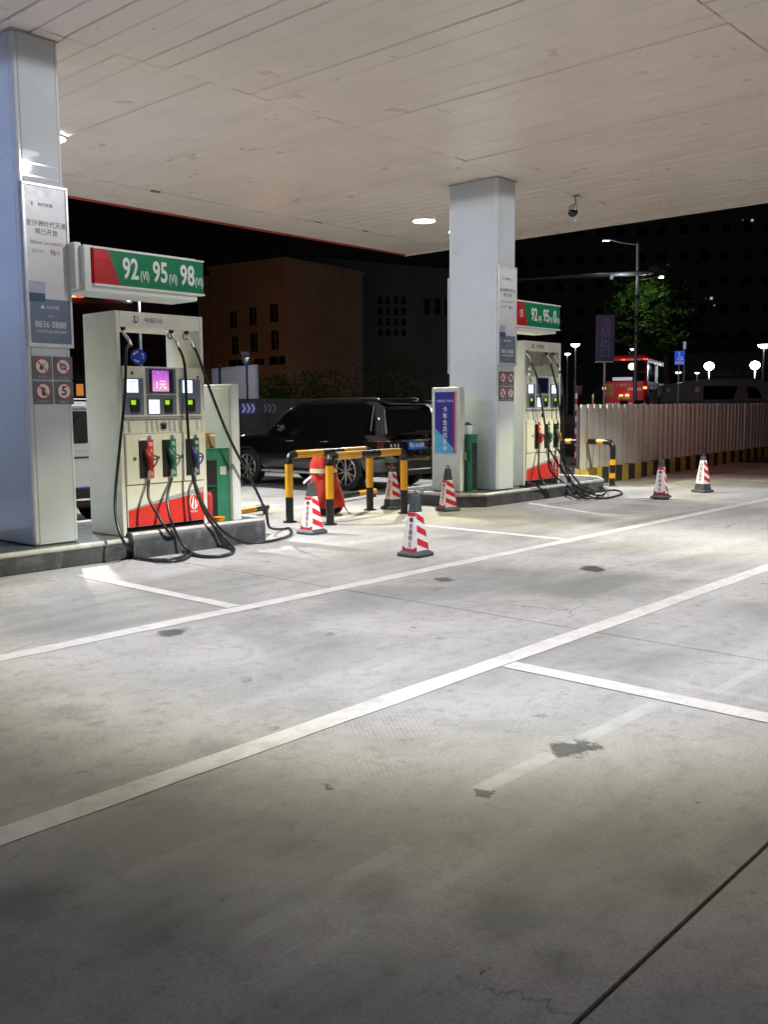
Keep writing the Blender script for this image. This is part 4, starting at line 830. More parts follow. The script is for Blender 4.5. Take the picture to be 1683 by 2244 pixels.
kt = thing('striped_kerb', 'black and yellow striped concrete kerb under the sheet wall', 'kerb', (w0.x, w0.y, 0), wa)
x = 0; k = 0
while x < WL:
    L = .34 + random.uniform(-.02, .02)
    bx(x, min(x + L, WL), 0, .34, 0, .335 + random.uniform(-.004, .004)).build('kerb_block', 'kyellow' if k % 2 == 0 else 'kblack', kt, bevel=.012); x += L + .002; k += 1
for k in range(4): bx(-.34*(k*0) - .002 - .0, -.002 - .0, 0, 0, 0, 0) if False else None
yb = .345
for k in range(5):
    L = (.12, .62, .3, .3, .3)[k]; bx(0, .33, yb, yb + L, 0, .33).build('kerb_block', 'kyellow' if k % 2 == 0 else 'kblack', kt, bevel=.012); yb += L + .002

# ------------------------------------------------------------------ cars
def wheel(par, x, y, r, side, name='wheel', rimmat='rim'):
    t = MB(); prof = [(.11, r*.70), (.115, r*.90), (.10, r*.985), (.06, r), (-.06, r), (-.10, r*.985), (-.115, r*.90), (-.11, r*.70)]
    sg = side
    t.loft([[(sg*a, rr*math.cos(2*math.pi*k/36), rr*math.sin(2*math.pi*k/36)) for k in range(36)] for a, rr in prof], cap=False)
    w_ = t.build(name, 'tyre', par, smooth=50, loc=(x, y, r))
    b = MB(); b.tube([(sg*.03, 0, 0), (sg*.035, 0, 0)], r*.70, 32); b.build('disc', 'dark', w_)
    s = MB(); s.tube([(sg*.108, r*.70*math.cos(2*math.pi*k/36), r*.70*math.sin(2*math.pi*k/36)) for k in range(36)], .014, 6, closed=True)
    for k in range(10):
        a = 2*math.pi*(k//2)/5 + (.16 if k % 2 else -.16); a2 = a + (.10 if k % 2 else -.10)
        s.tube([(sg*.085, .05*math.cos(a), .05*math.sin(a)), (sg*.10, r*.69*math.cos(a2), r*.69*math.sin(a2))], [.020, .013], 6)
    s.tube([(sg*.07, 0, 0), (sg*.095, 0, 0)], .055, 16); s.build('rim', rimmat, w_, smooth=50)
    return w_
def car(name, label, loc, rz, paint, W=1.95, L=5.0, H=1.76, wr=.375, ya=.97, yb=3.93, plate_txt='粤A 4U680', badge='2.0T', suv=True, cat='car', platez=None, name_txt=None):
    t = thing(name, label, cat, loc, rz)
    h = W/2; zb = .26; zh = 1.10 if suv else .95; belt = 1.10 if suv else .92
    # lower body rings: y, half width, bottom z, top z
    st = [(.0, h*.80, .42, belt*.80), (.03, h*.90, .36, belt*.92), (.14, h*.975, .30, belt*.985), (.6, h, zb, belt), (1.6, h, zb, belt), (2.6, h, zb, belt*.99), (L - 1.45, h, zb, belt*.985), (L - .9, h*.985, zb, belt*.955), (L - .35, h*.94, .28, belt*.90), (L - .08, h*.84, .34, belt*.78), (L, h*.74, .42, belt*.66)]
    rings = []
    for y, hw, z0, z1 in st:
        d = z1 - z0
        half = [(hw*.80, z0), (hw*.93, z0 + d*.05), (hw*.985, z0 + d*.20), (hw*1.0, z0 + d*.45), (hw*.995, z0 + d*.70), (hw*.965, z0 + d*.90), (hw*.90, z0 + d*.985), (hw*.80, z1 + .012)]
        rings.append([(x_, y, z_) for x_, z_ in half] + [(-x_, y, z_) for x_, z_ in reversed(half)])
    body = MB().loft(rings)
    bo = body.build('body', [paint, 'dark'], t, smooth=35)
    cut = MB()
    for y in (ya, yb): cut.tube([(-h - .2, y, wr*.98), (h + .2, y, wr*.98)], wr + .055, 36)
    co = cut.build('cutter', 'dark', t)
    md = bo.modifiers.new('arch', 'BOOLEAN'); md.operation = 'DIFFERENCE'; md.object = co; md.solver = 'EXACT'
    bpy.context.view_layer.update()
    dg = bpy.context.evaluated_depsgraph_get(); me = bpy.data.meshes.new_from_object(bo.evaluated_get(dg)); bo.modifiers.clear(); bo.data = me; me.name = 'body'
    bpy.data.objects.remove(co)
    # greenhouse
    r0, r1 = (.10, L - 1.62) if suv else (.75, L - 1.5)
    gh = [(r0, h*.78, h*.66, belt + .0, .02), (r0 + .10, h*.865, h*.70, belt, .80), (r0 + .30, h*.885, h*.72, belt, .96), (r0 + .9, h*.89, h*.725, belt, 1.0), (r0 + 2.0, h*.89, h*.73, belt, 1.0), (r1 - .85, h*.885, h*.715, belt, .965), (r1 - .45, h*.875, h*.69, belt, .74), (r1, h*.85, h*.66, belt, .03)]
    rings = []
    for y, a, b, z0, f in gh:
        zt = z0 + (H - z0)*f; bb = a + (b - a)*f; d = zt - z0
        half = [(a, z0 - .03), (a + (bb - a)*.5, z0 + d*.5), (bb, z0 + d*.86), (bb*.93, z0 + d*.965), (bb*.70, zt - d*.008), (bb*.3, zt)]
        rings.append([(x_, y, z_) for x_, z_ in half] + [(-x_, y, z_) for x_, z_ in reversed(half)])
    MB().loft(rings).build('cabin', paint, t, smooth=40)
    def gside(y, u, off=.006):                      # point on the cabin side
        for i in range(len(gh) - 1):
            if gh[i][0] <= y <= gh[i + 1][0]:
                k = (y - gh[i][0])/(gh[i + 1][0] - gh[i][0]); a, b, z0, f = [gh[i][j] + (gh[i + 1][j] - gh[i][j])*k for j in range(1, 5)]; break
        else: a, b, z0, f = gh[-1][1:]
        zt = z0 + (H - z0)*f; bb = a + (b - a)*f; d = zt - z0
        return a + (bb - a)*u/.86*1.0 + off, z0 + d*u
    for sgn in (-1, 1):
        for (ya_, yb_) in ((r0 + .38, r0 + 1.05), (r0 + 1.13, r0 + 2.02), (r0 + 2.10, r1 - .52)):
            g_ = MB(); nn_ = 6
            for i in range(nn_):
                a0, a1 = ya_ + (yb_ - ya_)*i/nn_, ya_ + (yb_ - ya_)*(i + 1)/nn_; u0, u1 = .10, .80
                P = []
                for yy_, uu in ((a0, u0), (a1, u0), (a1, u1), (a0, u1)): x_, z_ = gside(yy_, uu); P.append((sgn*x_, yy_, z_))
                g_.q(*P)
            g_.build('side_window', 'glass', t, smooth=40)
        ct = MB(); pts = []
        for i in range(13): yy_ = r0 + .33 + (r1 - .60 - r0 - .33)*i/12; x_, z_ = gside(yy_, .86, .010); pts.append((sgn*x_, yy_, z_))
        ct.tube(pts, .007, 6); x_, z_ = gside(r0 + .33, .10, .010); 
        ct.tube([(sgn*x_, r0 + .30, z_), pts[0]], .008, 6); ct.build('window_trim', 'chrome' if suv else 'dark', t, smooth=50)
        if suv:
            rl = MB(); xx_ = sgn*h*.60; rl.tube(smooth_pts([(xx_, r0 + .32, H - .04), (xx_, r0 + .42, H + .03), (xx_, r0 + 1.2, H + .045), (xx_, r1 - 1.15, H + .03), (xx_, r1 - 1.0, H - .02)], 5), .016, 8); rl.build('roof_rail', 'chrome', t, smooth=50)
            bx(sgn*h - .07, sgn*h + .07, ya + .55, yb - .55, .30, .345).build('running_board', 'alu', t, bevel=.01)
        mr = MB(); mr.loft([[(sgn*(h + .02 + .10*math.cos(a)*k), r1 - .60 + .06*k*math.sin(a)*0 + yy_, belt + .10 + .075*math.sin(a)*k) for a in [2*math.pi*j/12 for j in range(12)]] for yy_, k in ((-.08, .55), (-.05, 1), (.03, 1), (.09, .5))]); mr.build('door_mirror', paint, t, smooth=60)
        for yy_ in (r0 + 1.35, r0 + 2.35): MB().tube([(sgn*(h + .012), yy_, belt*.86), (sgn*(h + .028), yy_ + .03, belt*.865), (sgn*(h + .028), yy_ + .17, belt*.865), (sgn*(h + .012), yy_ + .20, belt*.86)], .012, 8).build('door_handle', 'chrome', t, smooth=50)
        for y_ in (ya, yb):
            ar = MB(); ar.tube([(sgn*(h - .004), y_ + (wr + .05)*math.cos(a), wr + (wr + .05)*math.sin(a)) for a in [R(-12) + R(204)*j/22 for j in range(23)]], .022, 6); ar.build('arch_lip', 'dark', t, smooth=50)
            wheel(t, sgn*(h - .115), y_, wr, sgn)
        # tail lamp wrapping the corner
        P0 = [(sgn*h*.44, -.010), (sgn*h*.80, .012), (sgn*h*.985, .17), (sgn*(h + .008), .50)]
        P0 = [(sgn*h*.44, -.008), (sgn*h*.805, -.004), (sgn*(h*.915), .035), (sgn*(h*.992), .14), (sgn*(h + .006), .50)]
        zt_, zb_ = belt*.885, belt*.735
        tl = MB()
        for i in range(4):
            (xa_, ya_), (xb_, yb_) = P0[i], P0[i + 1]; tl.q((xa_, ya_ - .006, zb_), (xb_, yb_ - .006, zb_ + .0), (xb_, yb_ - .006, zt_), (xa_, ya_ - .006, zt_))
        tl.build('tail_lamp', 'lens', t)
        MB().tube(smooth_pts([(a, b - .016, zb_) for a, b in P0], 4), .02, 6).build('lamp_trim', 'chrome', t, smooth=50)
        MB().tube(smooth_pts([(a, b - .016, zt_) for a, b in P0], 4), .006, 6).build('lamp_trim', 'chrome', t, smooth=50)
        for j in range(3): MB().tube([(sgn*(h*.55 + .10*j), -.022, (zt_ + zb_)/2 - .03), (sgn*(h*.56 + .10*j), -.022, (zt_ + zb_)/2 + .03)], .012, 8).build('lamp_bulb', 'chrome', t, smooth=50)
        bx(sgn*h*.74 - .07, sgn*h*.74 + .07, -.018 + .02, .03, .47, .52).build('reflector', 'lamp_red', t)
    # rear window, spoiler, plate, trim, bumper
    bo_ = lambda z: r0 + .0 + (z - belt)*.22
    rw = MB(); rw.q((-h*.70, bo_(belt + .06) + .0, belt + .06), (h*.70, bo_(belt + .06), belt + .06), (h*.62, bo_(H - .14) + .02, H - .14), (-h*.62, bo_(H - .14) + .02, H - .14)); 
    rwp = rw.build('rear_window', 'glass', t, loc=(0, -.035, 0))
    MB().loft([[(-h*.64, r0 - .10, H - .07), (h*.64, r0 - .10, H - .07), (h*.64, r0 + .32, H - .005), (-h*.64, r0 + .32, H - .005)], [(-h*.64, r0 - .09, H - .10), (h*.64, r0 - .09, H - .10), (h*.64, r0 + .3, H - .06), (-h*.64, r0 + .3, H - .06)]]).build('spoiler', paint, t, bevel=.01)
    bx(-.13, .13, r0 - .108, r0 - .098, H - .088, H - .076).build('brake_light', 'lens', t)
    bx(-h*.42, h*.42, -.022, -.002, belt*.87, belt*.90).build('chrome_strip', 'chrome', t, bevel=.004)
    pz = platez or belt*.79
    bx(-.235, .235, -.028, -.012, pz - .075, pz + .075).build('number_plate', 'plateblue', t, bevel=.003)
    text(plate_txt, .115, 'inkwhite', t, (0, -.0295, pz), xs=.82, name='plate_lettering')
    if badge: text(badge, .07, 'chrome', t, (h*.30, -.024, belt*.95), name='badge_lettering')
    if name_txt: text(name_txt, .06, 'dark', t, (-h*.33, -.012, belt*.72), name='badge_lettering')
    bx(-h*.78, h*.78, -.045, .10, .30, .56).build('rear_bumper', 'dark' if suv else paint, t, bevel=.03, seg=3); bx(-h*.4, h*.4, -.052, -.046, .40, .425).build('bumper_strip', 'chrome', t)
    MB().tube([(.0, .02, H - .02 + 0), (.0, .02, H - .02)], .001, 4) if False else None
    return t
car('black_suv', 'large black sport utility vehicle with blue plate standing behind the hoop barriers', (14.22, 11.95, .0), 0, 'carblack', cat='car')
car('white_suv', 'white vehicle seen in the gap between nearer column and dispenser', (6.72, 11.55, 0), R(2), 'carwhite', plate_txt='粤A H0562', badge='', name_txt='长安汽车', platez=.50, H=1.73, cat='car')
car('silver_car', 'silver vehicle mostly hidden behind the poster stand', (17.2, 13.2, 0), R(0), 'carsilver', plate_txt='粤A 7K21', badge='', H=1.72, cat='car')


# ================================================================== BACKGROUND, beyond the station
def bgp(px, D, z):
    a, b = dep(px, 0, D).z, dep(px, 1000, D).z; return dep(px, (z - a)/(b - a)*1000, D)
def zat(px, py, D): return dep(px, py, D).z
RZ = .90                                            # height of the raised road
def seg_x(px, A, B):                                # distance along the facade line A-B where the sight line at px meets it
    d = ray(px, 890); ex_, ey_ = B.x - A.x, B.y - A.y
    return -(A.x*d.y - A.y*d.x)/(ex_*d.y - ey_*d.x)*math.hypot(ex_, ey_)
def facade(name, label, A, B, ztop, depth, wins, mat, z0=0.0, cat='building', roof=True):
    L = math.hypot(B.x - A.x, B.y - A.y); t = thing(name, label, cat, (A.x, A.y, z0), math.atan2(B.y - A.y, B.x - A.x))
    H = ztop - z0; m = MB()
    xs = sorted({0, L} | {v for q in wins for v in q[:2]}); zs = sorted({0, H} | {v for q in wins for v in q[2:4]})
    xs = [v for v in xs if 0 <= v <= L]; zs = [v for v in zs if 0 <= v <= H]
    for i in range(len(xs) - 1):
        for j in range(len(zs) - 1):
            cx, cz = (xs[i] + xs[i + 1])/2, (zs[j] + zs[j + 1])/2
            if any(q[0] < cx < q[1] and q[2] < cz < q[3] for q in wins): continue
            m.q((xs[i], 0, zs[j]), (xs[i + 1], 0, zs[j]), (xs[i + 1], 0, zs[j + 1]), (xs[i], 0, zs[j + 1]))
    for q in wins:
        a, b, c, d = q[:4]
        m.q((a, 0, c), (a, .22, c), (a, .22, d), (a, 0, d)); m.q((b, 0, c), (b, 0, d), (b, .22, d), (b, .22, c)); m.q((a, 0, d), (a, .22, d), (b, .22, d), (b, 0, d)); m.q((a, 0, c), (b, 0, c), (b, .22, c), (a, .22, c))
    m.q((0, 0, 0), (0, 0, H), (0, depth, H), (0, depth, 0)); m.q((L, 0, 0), (L, depth, 0), (L, depth, H), (L, 0, H)); m.q((0, depth, 0), (0, depth, H), (L, depth, H), (L, depth, 0)); m.q((0, 0, H), (L, 0, H), (L, depth, H), (0, depth, H))
    m.build('wall', mat, t)
    if roof: bx(-.15, L + .15, -.12, depth + .1, H + .002, H + .25).build('parapet', mat, t)
    panes = {}
    for q in wins:
        a, b, c, d = q[:4]; mt = q[4] if len(q) > 4 else 'pane'
        w_ = MB(); w_.box(a, b, .20, .215, c, d); o = w_.build('window', mt, t)
        f = MB(); w = min(.07, (b - a)*.06); f.box((a + b)/2 - w/2, (a + b)/2 + w/2, .15, .199, c, d)
        if d - c > 1.2: f.box(a, b, .15, .199, c + (d - c)*.62, c + (d - c)*.62 + w)
        f.build('frame', 'bdark', o)
    return t
# ochre building lit from the street
A, B = bgp(469, 70, 0), bgp(632, 66, 0); zt = zat(632, 578, 66)
DD = lambda px: 70 + (66 - 70)*(px - 469)/163
W = []
for (a, b, c, d) in ((504, 523, 722, 685), (547, 566, 715, 677), (592, 613, 708, 669), (507, 525, 778, 739), (548, 567, 772, 731), (593, 613, 768, 726), (499, 537, 805, 790), (555, 581, 801, 787), (588, 627, 800, 782)):
    Dm = DD((a + b)/2); W.append((seg_x(a, A, B), seg_x(b, A, B), zat(a, c, Dm), zat(a, d, Dm)))
facade('ochre_building', 'ochre rendered building with two rows of dark windows behind the white billboard', A, B, zt, 9, W, 'brick')
A2 = bgp(441, 71, 0); facade('side_wing', 'reddish narrow wing joined to the left of the ochre building', A2, bgp(467.5, 70.3, 0), zat(455, 620, 71), 6, [], 'brick')
A3 = bgp(641, 67.5, 0); B3 = bgp(669, 68.5, 0); W = [(seg_x(650, A3, B3), seg_x(663, A3, B3), zat(655, c, 68), zat(655, d, 68)) for c, d in ((712, 672), (765, 730), (800, 785))]
facade('stair_block', 'dark stair block with small openings beside the ochre building', A3, B3, zat(650, 590, 68), 5, W, 'brick')
# grey building in the middle
A, B = bgp(672, 76, 0), bgp(1010, 84, 0); D_ = lambda px: 76 + 8*(px - 672)/338; W = []
for px in (712, 737, 762): W.append((seg_x(px, A, B), seg_x(px + 17, A, B), zat(px, 680, D_(px)), zat(px, 642, D_(px))))
for i in range(4):
    for j in range(4): px = 830 + 17*i; W.append((seg_x(px, A, B), seg_x(px + 10, A, B), zat(px, 670 + 23*j, D_(px)), zat(px, 654 + 23*j, D_(px))))
for px in (930, 953, 975): W.append((seg_x(px, A, B), seg_x(px + 14, A, B), zat(px, 692, D_(px)), zat(px, 658, D_(px))))
facade('grey_building', 'dark grey building with small square windows behind the black car', A, B, zat(800, 583, 78), 10, W, 'bdark')
# tower right
A, B = bgp(1120, 118, 0), bgp(1700, 112, 0); L = math.hypot(B.x - A.x, B.y - A.y); W = []; lit = {}
nC = 13
for i in range(nC):
    for j in range(12):
        x_ = L*(i + .22)/nC; z_ = 3 + j*3.1; W.append((x_, x_ + L/nC*.4, z_, z_ + 1.1, 'pane'))
t_ap = facade('apartment_tower', 'tall dark apartment tower with a few small lit openings behind the tree', A, B, 42, 14, W, 'btower')
for px, py, ww, mt in ((1636, 500, 4.5, 'win_lit'), (1616, 498, 3, 'win_dim'), (1512, 473, 3, 'win_dim'), (1529, 472, 2.5, 'win_lit'), (1457, 588, 4, 'win_dim'), (1553, 660, 5, 'win_lit'), (1541, 660, 2, 'win_dim'), (1560, 675, 2, 'win_lit')):
    xx = seg_x(px, A, B); zz = zat(px, py, 115); ww *= .0275; bx(xx - ww, xx + ww, -.06, -.003, zz - ww, zz + ww).build('lit_opening', mt, t_ap)
# low dark building far left, with glowing coloured bars on its roof edge
A, B = bgp(100, 74, 0), bgp(455, 78, 0); zt = zat(220, 658, 74)
facade('low_shop', 'low dark building seen under the nearer grade sign', A, B, zt, 8, [], 'hoard')
t = thing('glow_bars', 'red and yellow glowing bars under the nearer grade sign', 'neon sign', tuple(bgp(155, 73.5, zt)), FACE)
s_ = 73.5/FPX
for (a, b, c, d, mt) in ((1, 12, 3, 6, 'glow_yel'), (3, 28, 1, 2.5, 'glow_red'), (74, 90, 0, 2, 'glow_red'), (76, 96, 4, 5.5, 'glow_red'), (100, 110, 1, 4, 'glow_red'), (112, 119, 1, 5, 'glow_white'), (122, 134, 3.5, 5, 'glow_yel'), (122, 134, .5, 1.5, 'glow_yel'), (124, 131, -5, -1.5, 'glow_white')):
    bx(a*s_, b*s_, -.2, -.1, (c + 2)*s_*1.3, (d + 2)*s_*1.3).build('glow_bar', mt, t)
bx(0, 135*s_, -.05, .05, -.3, .0).build('bar_rail', 'polegrey', t)
t = thing('lit_kiosk', 'small warm lit opening seen between nearer column and dispenser', 'kiosk', tuple(bgp(178, 46, 0)), FACE)
s_ = 46/FPX; bx(-30*s_, 30*s_, 0, 1.6, 0, zat(178, 820, 46)).build('walls', 'hoard', t); bx(-6*s_, 9*s_, -.03, -.002, zat(178, 868, 46), zat(178, 842, 46)).build('lit_opening', 'warm_dim', t); bx(-9*s_, 10*s_, -.06, -.031, zat(178, 870, 46), zat(178, 867, 46)).build('sill', 'polegrey', t)

# hoarding with chevron boards, billboard
A, B = bgp(380, 29, 0), bgp(800, 31, 0); L = math.hypot(B.x - A.x, B.y - A.y)
t = thing('dark_hoarding', 'low dark fence carrying blue chevron boards behind the black car', 'fence', (A.x, A.y, 0), math.atan2(B.y - A.y, B.x - A.x))
k = 0; x = 0
while x < L: bx(x, x + .97, 0, .05, 0, 1.92).build('fence_panel', 'hoard', t, bevel=.01); x += .98
for px, lb_ in ((447, 'left of the white cabinet'), (527, 'right of the white cabinet'), (574, 'dim, nearest the black car')):
    x_ = seg_x(px, A, B); w_ = .46
    c = thing('chevron_board', 'blue board with white chevrons on the dark fence, ' + lb_, 'traffic sign', tuple(Vector((A.x, A.y, 1.45)) + (B - A).normalized()*x_ + Vector((0, 0, 0))), t.rotation_euler.z, 'blue chevron boards')
    bx(0, w_, -.04, -.002, 0, .34).build('board', 'bluesign' if px < 570 else 'dkblue', c, bevel=.004); m = MB()
    for i in range(3): xx = .03 + i*.145; m.prism_y([(xx, .04), (xx + .05, .04), (xx + .12, .17), (xx + .05, .30), (xx, .30), (xx + .07, .17)], -.046, -.041)
    m.build('chevrons', 'inkwhite' if px < 570 else 'ink', c)
A, B = bgp(468, 37, 0), bgp(563, 34, 0); L = math.hypot(B.x - A.x, B.y - A.y)
t = thing('billboard', 'blank pale billboard standing behind the white cabinet', 'billboard', (A.x, A.y, 0), math.atan2(B.y - A.y, B.x - A.x))
z0, z1 = zat(520, 880, 35), zat(563, 800, 34)
bx(.0, L, 0, .12, z0, z1).build('frame', 'postermid', t, bevel=.01); bx(.10, L - .10, -.012, -.001, z0 + .06, z1 - .12).build('sheet', 'truckwhite', t)
for x_ in (.25, L - .25): MB().tube([(x_, .18, 0), (x_, .18, z1 - .1)], .05, 10).build('post', 'pblack', t)
p = bgp(486, 33, 0); tag(MB().tube([(0, 0, 0), (0, 0, zat(486, 800, 33))], .045, 8).build('thin_pole', 'pblack', loc=tuple(p)), 'thin black pole in front of the white billboard', 'pole')
p = bgp(545, 31, 0); zc = zat(545, 787, 31); s_ = 31/FPX
t = thing('traffic_mirror', 'round mirror on a black pole in front of the billboard', 'traffic mirror', tuple(p), FACE)
MB().tube([(0, 0, 0), (0, 0, zc)], .035, 10).build('pole', 'pblack', t)
MB().loft([[(9*s_*k*math.cos(a), y_, zc + 14*s_*k*math.sin(a)) for a in [2*math.pi*j/24 for j in range(24)]] for y_, k in ((-.05, 1), (-.10, .93), (-.13, .6))]).build('mirror', 'steel', t, smooth=50)
MB().loft([[(9.6*s_*k*math.cos(a), y_, zc + 14.6*s_*k*math.sin(a)) for a in [2*math.pi*j/24 for j in range(24)]] for y_, k in ((.0, .8), (-.04, 1), (-.045, 1))]).build('back_shell', 'pblack', t, smooth=50)
MB().box(-.14, .14, -.3, -.14, zc + .05, zc + .22).build('hood', 'pblack', t, bevel=.02)

def lamp_light(par, loc, energy, col=(.85, .92, 1), r=.12):
    ld = bpy.data.lights.new('point_source', 'POINT'); ld.energy = energy; ld.color = col; ld.shadow_soft_size = r
    o = bpy.data.objects.new('light_source', ld); COL.objects.link(o); o.parent = par; o.location = loc
def street_lamp(px, py, D, label, r_px=5, mat='far_lamp', z0=0, light=0, arm=0, pole='polegrey', col=(.85, .92, 1), half=True):
    z = zat(px, py, D); p = bgp(px, D, z0); t = thing('street_lamp', label, 'street lamp', tuple(p), FACE, 'street lamps beyond the station')
    r_px *= 1.4; h = z - z0; s = D/FPX; ax = arm*s
    MB().tube([(ax, 0, 0), (ax, 0, h*.6), (ax, 0, h + (0 if arm == 0 else .1))], [.07, .055, .045], 10).build('pole', pole, t, smooth=50)
    if arm: MB().tube([(ax, 0, h + .1), (ax*.5, 0, h + .12), (0, 0, h + .06)], .03, 8).build('arm', pole, t, smooth=50)
    R_ = r_px*s
    if r_px > 13:
        R_ *= .75
        MB().loft([[(R_*math.cos(b)*math.cos(a), R_*math.cos(b)*math.sin(a), h + .85*R_*math.sin(b)) for a in [2*math.pi*j/20 for j in range(20)]] for b in [R(-80 + 20*i) for i in range(9)]]).build('lamp_globe', mat, t, smooth=60)
        if light: lamp_light(t, (0, -.2, h - R_*.9 - .1), light, col)
        return t
    MB().loft([[(R_*k*math.cos(a), R_*k*math.sin(a), h + z_*R_) for a in [2*math.pi*j/20 for j in range(20)]] for z_, k in ((.35, .25), (.25, .9), (.05, 1.05))]).build('lamp_hood', pole, t, smooth=50)
    MB().loft([[(R_*k*math.cos(a), R_*k*math.sin(a), h + z_*R_) for a in [2*math.pi*j/20 for j in range(20)]] for z_, k in ((.0, 1), (-.3, .85), (-.55, .35))]).build('lamp_shade', mat, t, smooth=50)
    if light: lamp_light(t, (0, -.2, h - R_*.9 - .1), light, col)
    return t
street_lamp(1259, 756, 62, 'white bowl street lamp on a grey pole above the delineator posts', 7)
street_lamp(1242, 776, 80, 'smaller street lamp left of the white bowl lamp', 4.5, 'far_lamp')
street_lamp(1379, 766, 75, 'small white lamp above the roof of the red bus', 5, z0=RZ)
street_lamp(1670, 757, 60, 'bright lamp at the far right above the grey van', 9, z0=RZ)
street_lamp(1552, 803, 66, 'large glowing lamp right of the blue wheelchair sign', 10, z0=RZ, light=120)
street_lamp(1652, 801, 66, 'large glowing lamp above the cab of the grey van', 10, z0=RZ, light=120)
street_lamp(1485, 816, 70, 'small oval lamp low behind the wheelchair sign', 4.5, 'far_lamp_dim', z0=RZ)
street_lamp(1526, 817, 72, 'dim lamp between wheelchair sign and large glowing lamp', 3.5, 'far_lamp_dim', z0=RZ)
# pole of the round blue sign; hidden lamp head added to light the billboard
t = street_lamp(352, 610, 30, 'pole holding a round blue arrow sign, with an added lamp head hidden behind the grade sign', 8, z0=0, light=420, arm=-36)
sg = thing('round_arrow_sign', 'round blue sign with white curved arrows on a pole, seen through the dispenser', 'traffic sign', tuple(bgp(303, 29.6, zat(303, 782, 29.6))), FACE)
r_ = 17*29.6/FPX
MB().tube([(0, 0, 0), (0, -.03, 0)], r_, 28).build('disc', 'blue_dim', sg)
m = MB()
for k in range(3):
    a0 = R(90 + 120*k); P = []
    for j in range(7): a = a0 + R(70)*j/6; P.append((r_*.62*math.cos(a), -.036, r_*.62*math.sin(a)))
    m.tube(P, [r_*.07]*5 + [r_*.16, r_*.01], 6)
m.build('arrows', 'arrow_dim', sg); bx(-.02, r_*.9, .002, .03, -.02, .02).build('bracket', 'polegrey', sg)
# hidden low lamp, added to light the ochre building
t = thing('added_warm_lamp', 'hidden warm lamp added to light the ochre building', 'lamp', tuple(bgp(575, 53, 0)), FACE)
MB().tube([(0, 0, 0), (0, 0, 1.2)], .08, 12).build('post', 'polegrey', t); MB().tube([(0, 0, 1.205), (0, 0, 1.5)], .09, 12).build('lamp_glass', 'warm', t, smooth=50); MB().tube([(0, 0, 1.505), (0, 0, 1.56)], .13, 12).build('cap', 'polegrey', t)
lamp_light(t, (0, .4, 1.62), 430, (1, .47, .2), .1)

# tall mast with lamp arms and sign arm
D_ = 42; p = bgp(1391, D_, RZ); s_ = D_/FPX
t = thing('lamp_mast', 'tall grey mast with lamp arms and a long level arm in front of the tree', 'street lamp', tuple(p), FACE)
H = lambda py, px=1391: zat(px, py, D_) - RZ
MB().tube([(0, 0, 0), (0, 0, H(700)), (0, 0, H(540))], [.085, .075, .065], 12).build('mast', 'polegrey', t, smooth=50)
MB().tube([(0, 0, H(543)), (-38*s_, 0, H(538)), (-60*s_, 0, H(532))], [.035, .03, .025], 8).build('lamp_arm', 'polegrey', t, smooth=50)
MB().loft([[(x_*s_, y_, H(532 + dz) ) for y_, dz in ((-.09, 2.0), (.09, 2.0), (.09, -1), (-.09, -1))] for x_ in (-76, -60)]).build('lamp_head', 'polegrey', t); bx(-75*s_, -62*s_, -.08, .08, H(532) - .06, H(532) - .045).build('lamp_glass', 'far_lamp_dim', t)
lamp_light(t, (-68*s_, 0, H(534) - .2), 12)
MB().tube([(32*s_, 0, H(603)), (0, -.12, H(605)), (-130*s_, -.2, H(610)), (-262*s_, -.2, H(617))], [.05, .10, .075, .035], 10).build('sign_arm', 'polegrey', t, smooth=50)
bx(-62*s_, -56*s_, -.3, -.1, H(618), H(609)).build('sensor', 'signwhite', t)
MB().tube([(0, 0, H(618)), (25*s_, 0, H(615)), (50*s_, 0, H(612))], .022, 8).build('short_arm', 'polegrey', t, smooth=50)
bx(48*s_, 56*s_, -.06, .06, H(614), H(611)).build('small_lamp', 'far_lamp', t)
lamp_light(t, (36*s_, 1.05, H(636)), 42, (.95, 1, .8), .05); lamp_light(t, (-30*s_, -.6, H(614)), 14)  # free lights without fixtures, added to brighten the leaf clump and the sign arm
for py in (655, 700, 735, 752): bx(-.10, .10, -.11, .11, H(py), H(py - 5)).build('clamp_band', 'steel', t)

# tree
def leaves(n, fn, size, seed):
    rnd = random.Random(seed); m = MB()
    for _ in range(n):
        p = fn(rnd); a = Vector((rnd.gauss(0, 1), rnd.gauss(0, 1), rnd.gauss(0, 1))).normalized(); b = a.orthogonal().normalized(); s = size*rnd.uniform(.6, 1.4)
        m.q(p - a*s, p + b*s*.4, p + a*s, p - b*s*.4)
    return m
p = bgp(1462, 45, RZ); t = thing('tree', 'dark leafy tree behind the tall mast, a few leaves lit bright green', 'tree', tuple(p), FACE); s_ = 45/FPX
cc = [(-45, 690, 75, 70), (-85, 660, 55, 45), (10, 680, 60, 60), (-30, 630, 60, 38), (-70, 720, 50, 40), (30, 725, 45, 40), (-20, 750, 50, 25)]
Hh = lambda py: zat(1440, py, 45) - RZ
CL = []; rnd = random.Random(3)
for (dx, py, rx, rz_) in cc:
    for k in range(26):
        a, b = rnd.uniform(0, 2*math.pi), math.acos(rnd.uniform(-1, 1)); q = rnd.uniform(.45, 1)
        CL.append((Vector(((dx + rx*q*math.cos(a)*math.sin(b))*s_, rx*q*s_*math.sin(a)*math.sin(b), Hh(py) + rz_*s_*q*math.cos(b))), rnd.uniform(.16, .36)))
def lf(r):
    c, q = CL[r.randrange(len(CL))]; v = Vector((r.gauss(0, 1), r.gauss(0, 1), r.gauss(0, .75))); return c + v*q*.6
cr = leaves(15000, lf, .12, 5).build('crown', 'leaf', t)
